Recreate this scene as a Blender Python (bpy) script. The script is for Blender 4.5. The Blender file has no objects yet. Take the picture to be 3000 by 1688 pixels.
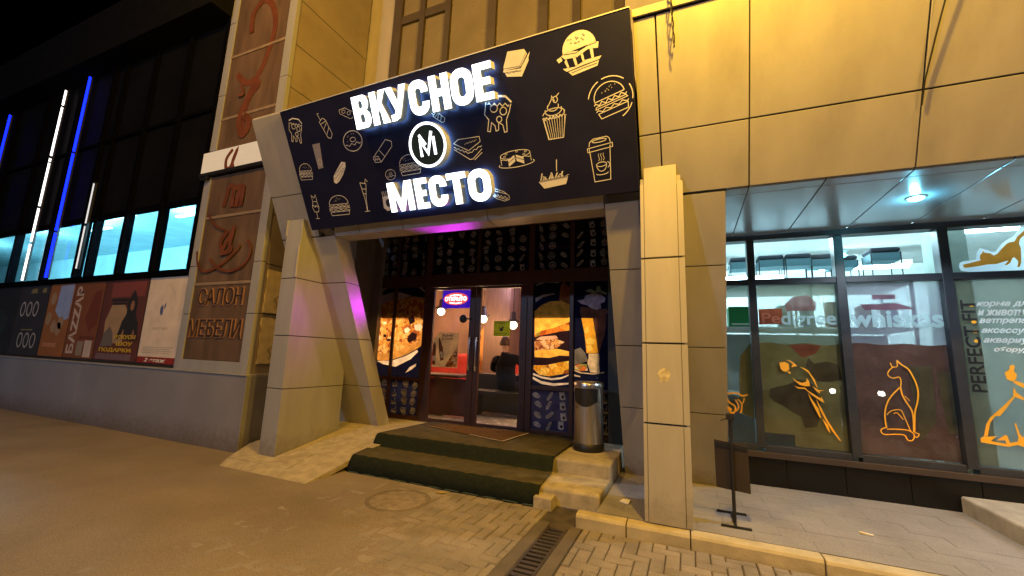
import bpy, math, random
from mathutils import Vector, Matrix

random.seed(7)
SC = bpy.context.scene
COL = SC.collection
R = math.radians

# ------------------------------------------------------------------ camera
cam_d = bpy.data.cameras.new("camera")
cam_d.sensor_width = 36.0
cam_d.lens = 14.545
cam_d.clip_start = 0.05
cam_d.clip_end = 500
cam = bpy.data.objects.new("camera", cam_d)
COL.objects.link(cam)
_r = (0.92086, 0.38817, 0.03652)
_d = (-0.02991, 0.16373, -0.98605)
_f = (-0.38874, 0.90693, 0.16239)
cam.matrix_world = Matrix(((_r[0], -_d[0], -_f[0], 0.0),
                           (_r[1], -_d[1], -_f[1], 0.0),
                           (_r[2], -_d[2], -_f[2], 1.4),
                           (0, 0, 0, 1)))
SC.camera = cam

# ------------------------------------------------------------------ world, exposure
w = bpy.data.worlds.new("World")
SC.world = w
w.use_nodes = True
nt = w.node_tree
bg = nt.nodes["Background"]
sky = nt.nodes.new("ShaderNodeTexSky")
sky.sky_type = 'NISHITA'
sky.sun_disc = False
sky.sun_elevation = R(-8)
sky.sun_rotation = R(200)
nt.links.new(sky.outputs[0], bg.inputs[0])
bg.inputs[1].default_value = 0.05
SC.view_settings.view_transform = 'Standard'
SC.view_settings.look = 'None'
SC.view_settings.exposure = 0.27
SC.view_settings.gamma = 1.0
SC.render.engine = 'CYCLES'
SC.cycles.use_denoising = True
SC.cycles.max_bounces = 7
SC.cycles.diffuse_bounces = 3
SC.cycles.glossy_bounces = 3
SC.cycles.transmission_bounces = 4
SC.cycles.transparent_max_bounces = 10
SC.cycles.sample_clamp_indirect = 4.0
SC.cycles.caustics_reflective = False
SC.cycles.caustics_refractive = False

# ------------------------------------------------------------------ street lamps (out of frame), entrance LEDs and an added fill
SODIUM = (1.0, 0.53, 0.095)
def lamp(name, loc, power, color, radius=0.08, kind='POINT', target=None, spot=60, blend=.4):
    l = bpy.data.lights.new(name, kind)
    l.energy = power
    l.color = color
    l.shadow_soft_size = radius
    o = bpy.data.objects.new(name, l)
    COL.objects.link(o)
    o.location = loc
    if kind == 'SPOT':
        l.spot_size = R(spot)
        l.spot_blend = blend
    if target is not None:
        dv = Vector(target) - Vector(loc)
        o.rotation_euler = dv.to_track_quat('-Z', 'Y').to_euler()
    return o
lamp("facade_floodlight", (0.3, 2.2, 5.15), 600, (1.0, .55, .04), .06)
lamp("sodium_street_light", (1.2, -3.2, 6.6), 330, SODIUM, .12)
lamp("sodium_street_light_far", (5.2, -.6, 6.4), 1100, SODIUM, .12)
lamp("sodium_fill_light", (-4.0, -.5, 8.5), 1050, SODIUM, .15)  # unseen lamp added to brighten the ground at the left
lamp("white_street_light", (-9.0, -16.0, 9.0), 2500, (.50, .66, 1.0), .3)
lamp("purple_led_lintel", (-2.62, 4.35, 2.45), 26, (.75, .02, 1.0), .03, 'SPOT', (-2.62, 3.98, 2.9), 95, .8)
lamp("purple_led_jamb", (-3.95, 4.75, 2.05), 14, (.75, .02, 1.0), .12, 'SPOT', (-4.3, 4.42, 2.0), 100, .8)
lamp("purple_led_pier", (-3.75, 3.55, 1.9), 8, (.8, .05, 1.0), .22, 'SPOT', (-4.71, 4.15, 1.95), 60, 1.0)

# ------------------------------------------------------------------ helpers
ROOT = {}
class Fr:
    """flat frame: a -> u, b -> v, offset -> n (towards the viewer's side)"""
    def __init__(s, O, u, v, n):
        s.O, s.u, s.v, s.n = Vector(O), Vector(u), Vector(v), Vector(n)
    def __call__(s, a, b, o=0.0):
        return s.O + s.u * a + s.v * b + s.n * o
TILT = R(24.6)
CT, ST = math.cos(TILT), math.sin(TILT)
T = Fr((0, 3.94, 2.94), (1, 0, 0), (0, -ST, CT), (0, -CT, -ST))     # leaning portal plane
def front(Y):                                                        # upright plane facing the street; a = X, b = Z
    return Fr((0, Y, 0), (1, 0, 0), (0, 0, 1), (0, -1, 0))
def sideR(X):                                                        # upright plane facing +X; a = Y, b = Z
    return Fr((X, 0, 0), (0, 1, 0), (0, 0, 1), (1, 0, 0))
def flat(Z):
    return Fr((0, 0, Z), (1, 0, 0), (0, 1, 0), (0, 0, 1))

def curvy(pts, k=5):
    """rounded path through the points"""
    out = []
    P = [pts[0]] + list(pts) + [pts[-1]]
    for i in range(1, len(P) - 2):
        p0, p1, p2, p3 = P[i - 1], P[i], P[i + 1], P[i + 2]
        for j in range(k):
            t = j / k
            out.append(tuple(.5 * (2 * p1[c] + (p2[c] - p0[c]) * t + (2 * p0[c] - 5 * p1[c] + 4 * p2[c] - p3[c]) * t * t + (3 * p1[c] - p0[c] - 3 * p2[c] + p3[c]) * t ** 3) for c in (0, 1)))
    out.append(tuple(pts[-1]))
    return out
class MB:
    def __init__(s):
        s.v, s.f, s.m, s.cur, s.sm = [], [], [], 0, []
    def add(s, vs, fs, smooth=False):
        b = len(s.v)
        s.v += [Vector(p) for p in vs]
        for f in fs:
            s.f.append([b + i for i in f]); s.m.append(s.cur); s.sm.append(smooth)
        return s
    def box(s, x0, x1, y0, y1, z0, z1):
        p = [(x0, y0, z0), (x1, y0, z0), (x1, y1, z0), (x0, y1, z0), (x0, y0, z1), (x1, y0, z1), (x1, y1, z1), (x0, y1, z1)]
        return s.add(p, [(0, 3, 2, 1), (4, 5, 6, 7), (0, 1, 5, 4), (1, 2, 6, 5), (2, 3, 7, 6), (3, 0, 4, 7)])
    def prism(s, pts, vec):
        n = len(pts); vec = Vector(vec)
        p = [Vector(q) for q in pts]; p += [q + vec for q in p]
        fs = [tuple(range(n))[::-1], tuple(range(n, 2 * n))]
        fs += [(i, (i + 1) % n, n + (i + 1) % n, n + i) for i in range(n)]
        return s.add(p, fs)
    def poly(s, fr, pts, off=0.0):
        return s.add([fr(a, b, off) for a, b in pts], [tuple(range(len(pts)))])
    def slab(s, fr, pts, o0, o1):
        return s.prism([fr(a, b, o0) for a, b in pts], fr.n * (o1 - o0))
    def rect(s, fr, a0, a1, b0, b1, o0, o1=None):
        q = [(a0, b0), (a1, b0), (a1, b1), (a0, b1)]
        return s.poly(fr, q, o0) if o1 is None else s.slab(fr, q, o0, o1)
    def ribbon(s, fr, pts, wd, off=0.0, closed=False, taper=False, lift=0.0):
        n = len(pts)
        P = [Vector((a, b)) for a, b in pts]
        L, Rr = [], []
        for i in range(n):
            if closed:
                d0 = P[i] - P[i - 1]; d1 = P[(i + 1) % n] - P[i]
            else:
                d0 = P[i] - P[i - 1] if i else P[1] - P[0]
                d1 = P[i + 1] - P[i] if i < n - 1 else d0
            if d0.length < 1e-9: d0 = d1
            if d1.length < 1e-9: d1 = d0
            n0 = Vector((-d0.y, d0.x)).normalized(); n1 = Vector((-d1.y, d1.x)).normalized()
            m = n0 + n1
            m = m.normalized() if m.length > 1e-6 else n0
            k = min(1.0 / max(m.dot(n0), .5), 1.8)
            ww = wd * .5
            if taper and not closed:
                t = i / (n - 1)
                ww *= .35 + .65 * math.sin(math.pi * min(1, max(0, t)))
            L.append(P[i] + m * ww * k); Rr.append(P[i] - m * ww * k)
        vs = [fr(q.x, q.y, off + lift * i) for i, q in enumerate(L)] + [fr(q.x, q.y, off + lift * i) for i, q in enumerate(Rr)]
        fs = []
        for i in range(n if closed else n - 1):
            j = (i + 1) % n
            fs.append((i, n + i, n + j, j))
        return s.add(vs, fs)
    def tube(s, path, r, n=8, caps=True):
        P = [Vector(p) for p in path]
        rings = []
        up = Vector((0, 0, 1))
        for i, p in enumerate(P):
            d = (P[min(i + 1, len(P) - 1)] - P[max(i - 1, 0)]).normalized()
            a = d.cross(up)
            if a.length < 1e-3: a = d.cross(Vector((0, 1, 0)))
            a.normalize(); b = d.cross(a)
            rr = r[i] if isinstance(r, (list, tuple)) else r
            rings.append([p + (a * math.cos(2 * math.pi * k / n) + b * math.sin(2 * math.pi * k / n)) * rr for k in range(n)])
        vs = [q for g in rings for q in g]; fs = []
        for i in range(len(P) - 1):
            for k in range(n):
                k2 = (k + 1) % n
                fs.append((i * n + k, i * n + k2, (i + 1) * n + k2, (i + 1) * n + k))
        s.add(vs, fs, True)
        if caps:
            s.add(rings[0], [tuple(range(n))]); s.add(rings[-1], [tuple(range(n))[::-1]])
        return s
    def lathe(s, prof, c, n=32, ang0=0, ang1=2 * math.pi, axis='Z'):
        full = abs(ang1 - ang0 - 2 * math.pi) < 1e-6
        m = n if full else n + 1
        vs, fs = [], []
        for rr, z in prof:
            for k in range(m):
                t = ang0 + (ang1 - ang0) * k / n
                x, y = rr * math.cos(t), rr * math.sin(t)
                vs.append((c[0] + x, c[1] + y, c[2] + z) if axis == 'Z' else (c[0] + x, c[1] + z, c[2] + y))
        for i in range(len(prof) - 1):
            for k in range(n):
                k2 = (k + 1) % m
                fs.append((i * m + k, i * m + k2, (i + 1) * m + k2, (i + 1) * m + k))
        return s.add(vs, fs, True)
    def build(s, name, mats, parent=None, bevel=0, label=None):
        me = bpy.data.meshes.new(name)
        root = parent
        while root is not None and root.parent is not None: root = root.parent
        o0 = ROOT.get(root.name, Vector((0, 0, 0))) if root is not None else Vector((0, 0, 0))
        if parent is None and s.v:
            xs = [p.x for p in s.v]; ys = [p.y for p in s.v]; zs = [p.z for p in s.v]
            o0 = Vector(((min(xs) + max(xs)) / 2, (min(ys) + max(ys)) / 2, min(zs)))
        me.from_pydata([p - o0 for p in s.v], [], s.f)
        if not isinstance(mats, (list, tuple)): mats = [mats]
        for m in mats: me.materials.append(m)
        for p, mi, sm in zip(me.polygons, s.m, s.sm):
            p.material_index = mi; p.use_smooth = sm
        me.validate(); me.update()
        o = bpy.data.objects.new(name, me)
        COL.objects.link(o)
        if parent is None:
            o.location = o0; ROOT[o.name] = o0
        else:
            o.parent = parent
        if bevel:
            b = o.modifiers.new("bevel", 'BEVEL'); b.width = bevel; b.segments = 2; b.limit_method = 'ANGLE'; b.angle_limit = R(40)
        if label: o['label'] = label
        return o

def tag(o, label, cat, group=None):
    o['label'] = label; o['category'] = cat
    if group: o['group'] = group
    return o
def struct(o, kind='structure'):
    o['kind'] = kind
    return o
def thing(name, label, cat, loc=(0, 0, 0), group=None):
    o = bpy.data.objects.new(name, None)
    COL.objects.link(o); o.location = loc; o.empty_display_size = .2
    ROOT[o.name] = Vector(loc)
    return tag(o, label, cat, group)
def dup(root, loc, label=None, rotz=None):
    r = root.copy(); COL.objects.link(r); r.location = loc; ROOT[r.name] = Vector(loc)
    if label: r['label'] = label
    if rotz is not None: r.rotation_euler = (0, 0, rotz)
    for ch in list(root.children):
        c = ch.copy(); COL.objects.link(c); c.parent = r
        for g in list(ch.children):
            d = g.copy(); COL.objects.link(d); d.parent = c
    return r

# ------------------------------------------------------------------ materials
def mat(name, col, rough=.5, metal=0, var=.12, scale=5.0, bump=0.0, bscale=60., coat=0.0, stain=0.0, stretch=None, spec=.5, aniso=0.0, grain=0.0, foot=0.0):
    m = bpy.data.materials.new(name); m.use_nodes = True
    t = m.node_tree; n = t.nodes; b = n["Principled BSDF"]
    b.inputs["Roughness"].default_value = rough
    b.inputs["Metallic"].default_value = metal
    b.inputs["Specular IOR Level"].default_value = spec
    b.inputs["Coat Weight"].default_value = coat
    b.inputs["Anisotropic"].default_value = aniso
    tc = n.new("ShaderNodeTexCoord")
    src = tc.outputs["Object"]
    if stretch:
        mp = n.new("ShaderNodeMapping"); mp.inputs["Scale"].default_value = stretch
        t.links.new(src, mp.inputs[0]); src = mp.outputs[0]
    no = n.new("ShaderNodeTexNoise"); no.inputs["Scale"].default_value = scale; no.inputs["Detail"].default_value = 6
    t.links.new(src, no.inputs["Vector"])
    mr = n.new("ShaderNodeMapRange")
    mr.inputs[1].default_value = .3; mr.inputs[2].default_value = .7
    mr.inputs[3].default_value = 1 - var; mr.inputs[4].default_value = 1 + var
    t.links.new(no.outputs[0], mr.inputs[0])
    mx = n.new("ShaderNodeMix"); mx.data_type = 'RGBA'; mx.blend_type = 'MULTIPLY'; mx.inputs[0].default_value = 1
    mx.inputs[6].default_value = (*col, 1)
    t.links.new(mr.outputs[0], mx.inputs[7])
    out = mx.outputs[2]
    if stain:
        n2 = n.new("ShaderNodeTexNoise"); n2.inputs["Scale"].default_value = scale * .45; n2.inputs["Detail"].default_value = 8
        n2.inputs["Roughness"].default_value = .7
        t.links.new(src, n2.inputs["Vector"])
        r2 = n.new("ShaderNodeMapRange"); r2.inputs[1].default_value = .52; r2.inputs[2].default_value = .72; r2.inputs[4].default_value = stain
        t.links.new(n2.outputs[0], r2.inputs[0])
        m2 = n.new("ShaderNodeMix"); m2.data_type = 'RGBA'; m2.inputs[7].default_value = (col[0] * .35, col[1] * .33, col[2] * .3, 1)
        t.links.new(r2.outputs[0], m2.inputs[0]); t.links.new(out, m2.inputs[6]); out = m2.outputs[2]
    if grain:
        n4 = n.new("ShaderNodeTexNoise"); n4.inputs["Scale"].default_value = 130; n4.inputs["Detail"].default_value = 3
        t.links.new(tc.outputs["Object"], n4.inputs["Vector"])
        r4 = n.new("ShaderNodeMapRange"); r4.inputs[1].default_value = .3; r4.inputs[2].default_value = .7; r4.inputs[3].default_value = 1 - grain; r4.inputs[4].default_value = 1 + grain
        t.links.new(n4.outputs[0], r4.inputs[0])
        m4 = n.new("ShaderNodeMix"); m4.data_type = 'RGBA'; m4.blend_type = 'MULTIPLY'; m4.inputs[0].default_value = 1
        t.links.new(out, m4.inputs[6]); t.links.new(r4.outputs[0], m4.inputs[7]); out = m4.outputs[2]
    if foot:      # splash dirt on the lowest half metre
        ge = n.new("ShaderNodeNewGeometry"); sx = n.new("ShaderNodeSeparateXYZ"); t.links.new(ge.outputs["Position"], sx.inputs[0])
        n5 = n.new("ShaderNodeTexNoise"); n5.inputs["Scale"].default_value = 11; n5.inputs["Detail"].default_value = 7; n5.inputs["Roughness"].default_value = .75
        t.links.new(ge.outputs["Position"], n5.inputs["Vector"])
        r5 = n.new("ShaderNodeMapRange"); r5.inputs[1].default_value = .55; r5.inputs[2].default_value = 0; r5.inputs[3].default_value = -.25; r5.inputs[4].default_value = .55
        t.links.new(sx.outputs[2], r5.inputs[0])
        a5 = n.new("ShaderNodeMath"); a5.operation = 'ADD'; t.links.new(r5.outputs[0], a5.inputs[0]); t.links.new(n5.outputs[0], a5.inputs[1])
        r6 = n.new("ShaderNodeMapRange"); r6.inputs[1].default_value = .55; r6.inputs[2].default_value = 1.05; r6.inputs[4].default_value = foot
        t.links.new(a5.outputs[0], r6.inputs[0])
        m5 = n.new("ShaderNodeMix"); m5.data_type = 'RGBA'; m5.inputs[7].default_value = (.11, .085, .06, 1)
        t.links.new(r6.outputs[0], m5.inputs[0]); t.links.new(out, m5.inputs[6]); out = m5.outputs[2]
    t.links.new(out, b.inputs["Base Color"])
    rr = n.new("ShaderNodeMapRange"); rr.inputs[3].default_value = max(.02, rough - .08); rr.inputs[4].default_value = min(1, rough + .1)
    t.links.new(no.outputs[0], rr.inputs[0]); t.links.new(rr.outputs[0], b.inputs["Roughness"])
    if bump:
        nb = n.new("ShaderNodeTexNoise"); nb.inputs["Scale"].default_value = bscale; nb.inputs["Detail"].default_value = 4
        t.links.new(src, nb.inputs["Vector"])
        bp = n.new("ShaderNodeBump"); bp.inputs["Strength"].default_value = bump; bp.inputs["Distance"].default_value = .01
        t.links.new(nb.outputs[0], bp.inputs["Height"]); t.links.new(bp.outputs[0], b.inputs["Normal"])
    return m
def emit(name, col, st):
    m = bpy.data.materials.new(name); m.use_nodes = True
    t = m.node_tree; n = t.nodes
    n.remove(n["Principled BSDF"])
    e = n.new("ShaderNodeEmission"); e.inputs[0].default_value = (*col, 1); e.inputs[1].default_value = st
    no = n.new("ShaderNodeTexNoise"); no.inputs["Scale"].default_value = 9
    mr = n.new("ShaderNodeMapRange"); mr.inputs[3].default_value = st * .93; mr.inputs[4].default_value = st * 1.07
    t.links.new(no.outputs[0], mr.inputs[0]); t.links.new(mr.outputs[0], e.inputs[1])
    t.links.new(e.outputs[0], n["Material Output"].inputs[0])
    return m
def glass(name, tint=(.93, .95, .95), ior=1.5, rough=0.0):
    m = bpy.data.materials.new(name); m.use_nodes = True
    t = m.node_tree; n = t.nodes
    n.remove(n["Principled BSDF"])
    tr = n.new("ShaderNodeBsdfTransparent"); tr.inputs[0].default_value = (*tint, 1)
    gl = n.new("ShaderNodeBsdfGlossy"); gl.inputs[1].default_value = rough; gl.inputs[0].default_value = (.9, .9, .9, 1)
    fr = n.new("ShaderNodeFresnel"); fr.inputs[0].default_value = ior
    mx = n.new("ShaderNodeMixShader")
    ge = n.new("ShaderNodeNewGeometry"); ma = n.new("ShaderNodeMath"); ma.operation = 'SUBTRACT'; ma.inputs[0].default_value = 1
    t.links.new(ge.outputs["Backfacing"], ma.inputs[1])
    mb_ = n.new("ShaderNodeMath"); mb_.operation = 'MULTIPLY'
    t.links.new(fr.outputs[0], mb_.inputs[0]); t.links.new(ma.outputs[0], mb_.inputs[1])
    t.links.new(mb_.outputs[0], mx.inputs[0]); t.links.new(tr.outputs[0], mx.inputs[1]); t.links.new(gl.outputs[0], mx.inputs[2])
    t.links.new(mx.outputs[0], n["Material Output"].inputs[0])
    return m
def film(name, col, see=.0, trans=.5, var=.25, scale=6.0, gloss=.04, crumple=0.0):
    """printed window film: part see-through, part diffuse, part translucent, thin gloss"""
    m = bpy.data.materials.new(name); m.use_nodes = True
    t = m.node_tree; n = t.nodes
    n.remove(n["Principled BSDF"])
    tc = n.new("ShaderNodeTexCoord")
    no = n.new("ShaderNodeTexNoise"); no.inputs["Scale"].default_value = scale; no.inputs["Detail"].default_value = 6
    t.links.new(tc.outputs["Object"], no.inputs["Vector"])
    mr = n.new("ShaderNodeMapRange"); mr.inputs[1].default_value = .3; mr.inputs[2].default_value = .7
    mr.inputs[3].default_value = 1 - var; mr.inputs[4].default_value = 1 + var
    t.links.new(no.outputs[0], mr.inputs[0])
    mu = n.new("ShaderNodeMix"); mu.data_type = 'RGBA'; mu.blend_type = 'MULTIPLY'; mu.inputs[0].default_value = 1
    mu.inputs[6].default_value = (*col, 1); t.links.new(mr.outputs[0], mu.inputs[7])
    df = n.new("ShaderNodeBsdfDiffuse"); tl = n.new("ShaderNodeBsdfTranslucent")
    t.links.new(mu.outputs[2], df.inputs[0]); t.links.new(mu.outputs[2], tl.inputs[0])
    m1 = n.new("ShaderNodeMixShader"); m1.inputs[0].default_value = trans
    t.links.new(df.outputs[0], m1.inputs[1]); t.links.new(tl.outputs[0], m1.inputs[2])
    tr = n.new("ShaderNodeBsdfTransparent")
    m2 = n.new("ShaderNodeMixShader"); m2.inputs[0].default_value = see
    t.links.new(m1.outputs[0], m2.inputs[1]); t.links.new(tr.outputs[0], m2.inputs[2])
    gl = n.new("ShaderNodeBsdfGlossy"); gl.inputs[1].default_value = .03
    if crumple:
        nb = n.new("ShaderNodeTexNoise"); nb.inputs["Scale"].default_value = 7; nb.inputs["Detail"].default_value = 3
        t.links.new(tc.outputs["Object"], nb.inputs["Vector"])
        bp = n.new("ShaderNodeBump"); bp.inputs["Strength"].default_value = crumple; bp.inputs["Distance"].default_value = .03
        t.links.new(nb.outputs[0], bp.inputs["Height"]); t.links.new(bp.outputs[0], gl.inputs["Normal"])
    m3 = n.new("ShaderNodeMixShader"); m3.inputs[0].default_value = gloss
    t.links.new(m2.outputs[0], m3.inputs[1]); t.links.new(gl.outputs[0], m3.inputs[2])
    t.links.new(m3.outputs[0], n["Material Output"].inputs[0])
    return m
def foodprint(name, cols, scale=14., trans=.55, contrast=1.0):
    """print of many small food bits: voronoi cells in a handful of colours"""
    m = bpy.data.materials.new(name); m.use_nodes = True
    t = m.node_tree; n = t.nodes
    n.remove(n["Principled BSDF"])
    tc = n.new("ShaderNodeTexCoord")
    nw = n.new("ShaderNodeTexNoise"); nw.inputs["Scale"].default_value = scale * .6; nw.inputs["Detail"].default_value = 3
    t.links.new(tc.outputs["Object"], nw.inputs["Vector"])
    ad = n.new("ShaderNodeMix"); ad.data_type = 'RGBA'; ad.blend_type = 'ADD'; ad.inputs[0].default_value = .12
    t.links.new(tc.outputs["Object"], ad.inputs[6]); t.links.new(nw.outputs[1], ad.inputs[7])
    vo = n.new("ShaderNodeTexVoronoi"); vo.inputs["Scale"].default_value = scale
    t.links.new(ad.outputs[2], vo.inputs["Vector"])
    sp = n.new("ShaderNodeSeparateColor"); t.links.new(vo.outputs["Color"], sp.inputs[0])
    cr = n.new("ShaderNodeValToRGB")
    cr.color_ramp.interpolation = 'CONSTANT' if contrast >= 1 else 'LINEAR'
    els = cr.color_ramp.elements
    while len(els) < len(cols): els.new(.5)
    for i, c in enumerate(cols):
        els[i].position = i / len(cols); els[i].color = (*c, 1)
    t.links.new(sp.outputs[0], cr.inputs[0])
    n3 = n.new("ShaderNodeTexNoise"); n3.inputs["Scale"].default_value = scale * 4; n3.inputs["Detail"].default_value = 5
    t.links.new(tc.outputs["Object"], n3.inputs["Vector"])
    mr = n.new("ShaderNodeMapRange"); mr.inputs[1].default_value = .3; mr.inputs[2].default_value = .7; mr.inputs[3].default_value = .6; mr.inputs[4].default_value = 1.25
    t.links.new(n3.outputs[0], mr.inputs[0])
    mu = n.new("ShaderNodeMix"); mu.data_type = 'RGBA'; mu.blend_type = 'MULTIPLY'; mu.inputs[0].default_value = 1
    t.links.new(cr.outputs[0], mu.inputs[6]); t.links.new(mr.outputs[0], mu.inputs[7])
    df = n.new("ShaderNodeBsdfDiffuse"); tl = n.new("ShaderNodeBsdfTranslucent")
    t.links.new(mu.outputs[2], df.inputs[0]); t.links.new(mu.outputs[2], tl.inputs[0])
    m1 = n.new("ShaderNodeMixShader"); m1.inputs[0].default_value = trans
    t.links.new(df.outputs[0], m1.inputs[1]); t.links.new(tl.outputs[0], m1.inputs[2])
    t.links.new(m1.outputs[0], n["Material Output"].inputs[0])
    return m

PANEL = mat("cladding_panel", (.36, .345, .325), .42, var=.09, scale=2.6, stain=.22, stretch=(1.6, 1.6, .22), foot=.6)
PANELG = mat("grey_cladding", (.31, .315, .335), .45, var=.09, scale=2.5, stain=.22, stretch=(1.6, 1.6, .22), foot=.6)
JOINT = mat("panel_joint", (.03, .028, .025), .9)
SHEET = mat("facing_sheet", (.44, .42, .385), .35, var=.09, scale=3, stain=.2, stretch=(1.5, 1.5, .25), foot=.5)
STONE = mat("worn_stone", (.42, .37, .28), .85, var=.2, scale=9, bump=.5, bscale=90, stain=.45, grain=.18)
CONC = mat("pale_concrete", (.36, .34, .31), .9, var=.2, scale=6, bump=.4, bscale=120, stain=.4, grain=.15)
PAVER = mat("paving_block", (.25, .222, .20), .88, var=.22, scale=3.5, bump=.6, bscale=140, stain=.3, grain=.22)
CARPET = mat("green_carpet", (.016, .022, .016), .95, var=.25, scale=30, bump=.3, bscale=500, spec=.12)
CARPTOP = mat("tread_carpet", (.085, .076, .046), .95, var=.3, scale=5, bump=.3, bscale=500, stain=.5, spec=.12)  # lighter, browner carpet colour used on the treads only
MATBR = mat("brown_mat", (.10, .055, .022), .95, var=.3, scale=25, bump=.8, bscale=400, spec=.1)
BROWNF = mat("brown_frame", (.055, .022, .014), .42, var=.15, scale=8)
DARKF = mat("dark_frame", (.025, .028, .036), .38, var=.15, scale=8)
BLACK = mat("black_plastic", (.012, .012, .013), .45)
STEEL = mat("brushed_steel", (.62, .60, .57), .30, metal=1, var=.10, scale=40, stretch=(1, 1, .02))
GRANITE = mat("black_granite", (.006, .006, .006), .34, var=.4, scale=70, spec=.35)
NAVY = mat("navy_board", (.007, .008, .036), .6, var=.2, scale=3, spec=.2)
CREAM = mat("cream_print", (.72, .70, .66), .6, var=.08)
INK = mat("dark_print", (.014, .014, .03), .6)
DIMPR = mat("faded_print", (.30, .28, .31), .6, var=.2)
LETTER = emit("lit_letter_face", (.97, 1.0, 1.0), 3.2)
LETSIDE = mat("letter_return", (.36, .38, .29), .4, var=.08)
_b = LETSIDE.node_tree.nodes["Principled BSDF"]; _b.inputs["Emission Color"].default_value = (.45, .78, 1.0, 1); _b.inputs["Emission Strength"].default_value = .07
GLASS = glass("window_glass")
WOODP = mat("aged_brown_panel", (.13, .080, .047), .5, var=.3, scale=2.2, stain=.6, stretch=(2.2, 1, .5))
COPPER = mat("copper_letter", (.15, .045, .018), .45, var=.2)
PAPER = mat("aged_paper", (.82, .68, .40), .85, var=.18, scale=8, stain=.25)
WHITEP = mat("white_paint", (.75, .74, .70), .55, var=.05)

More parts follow.
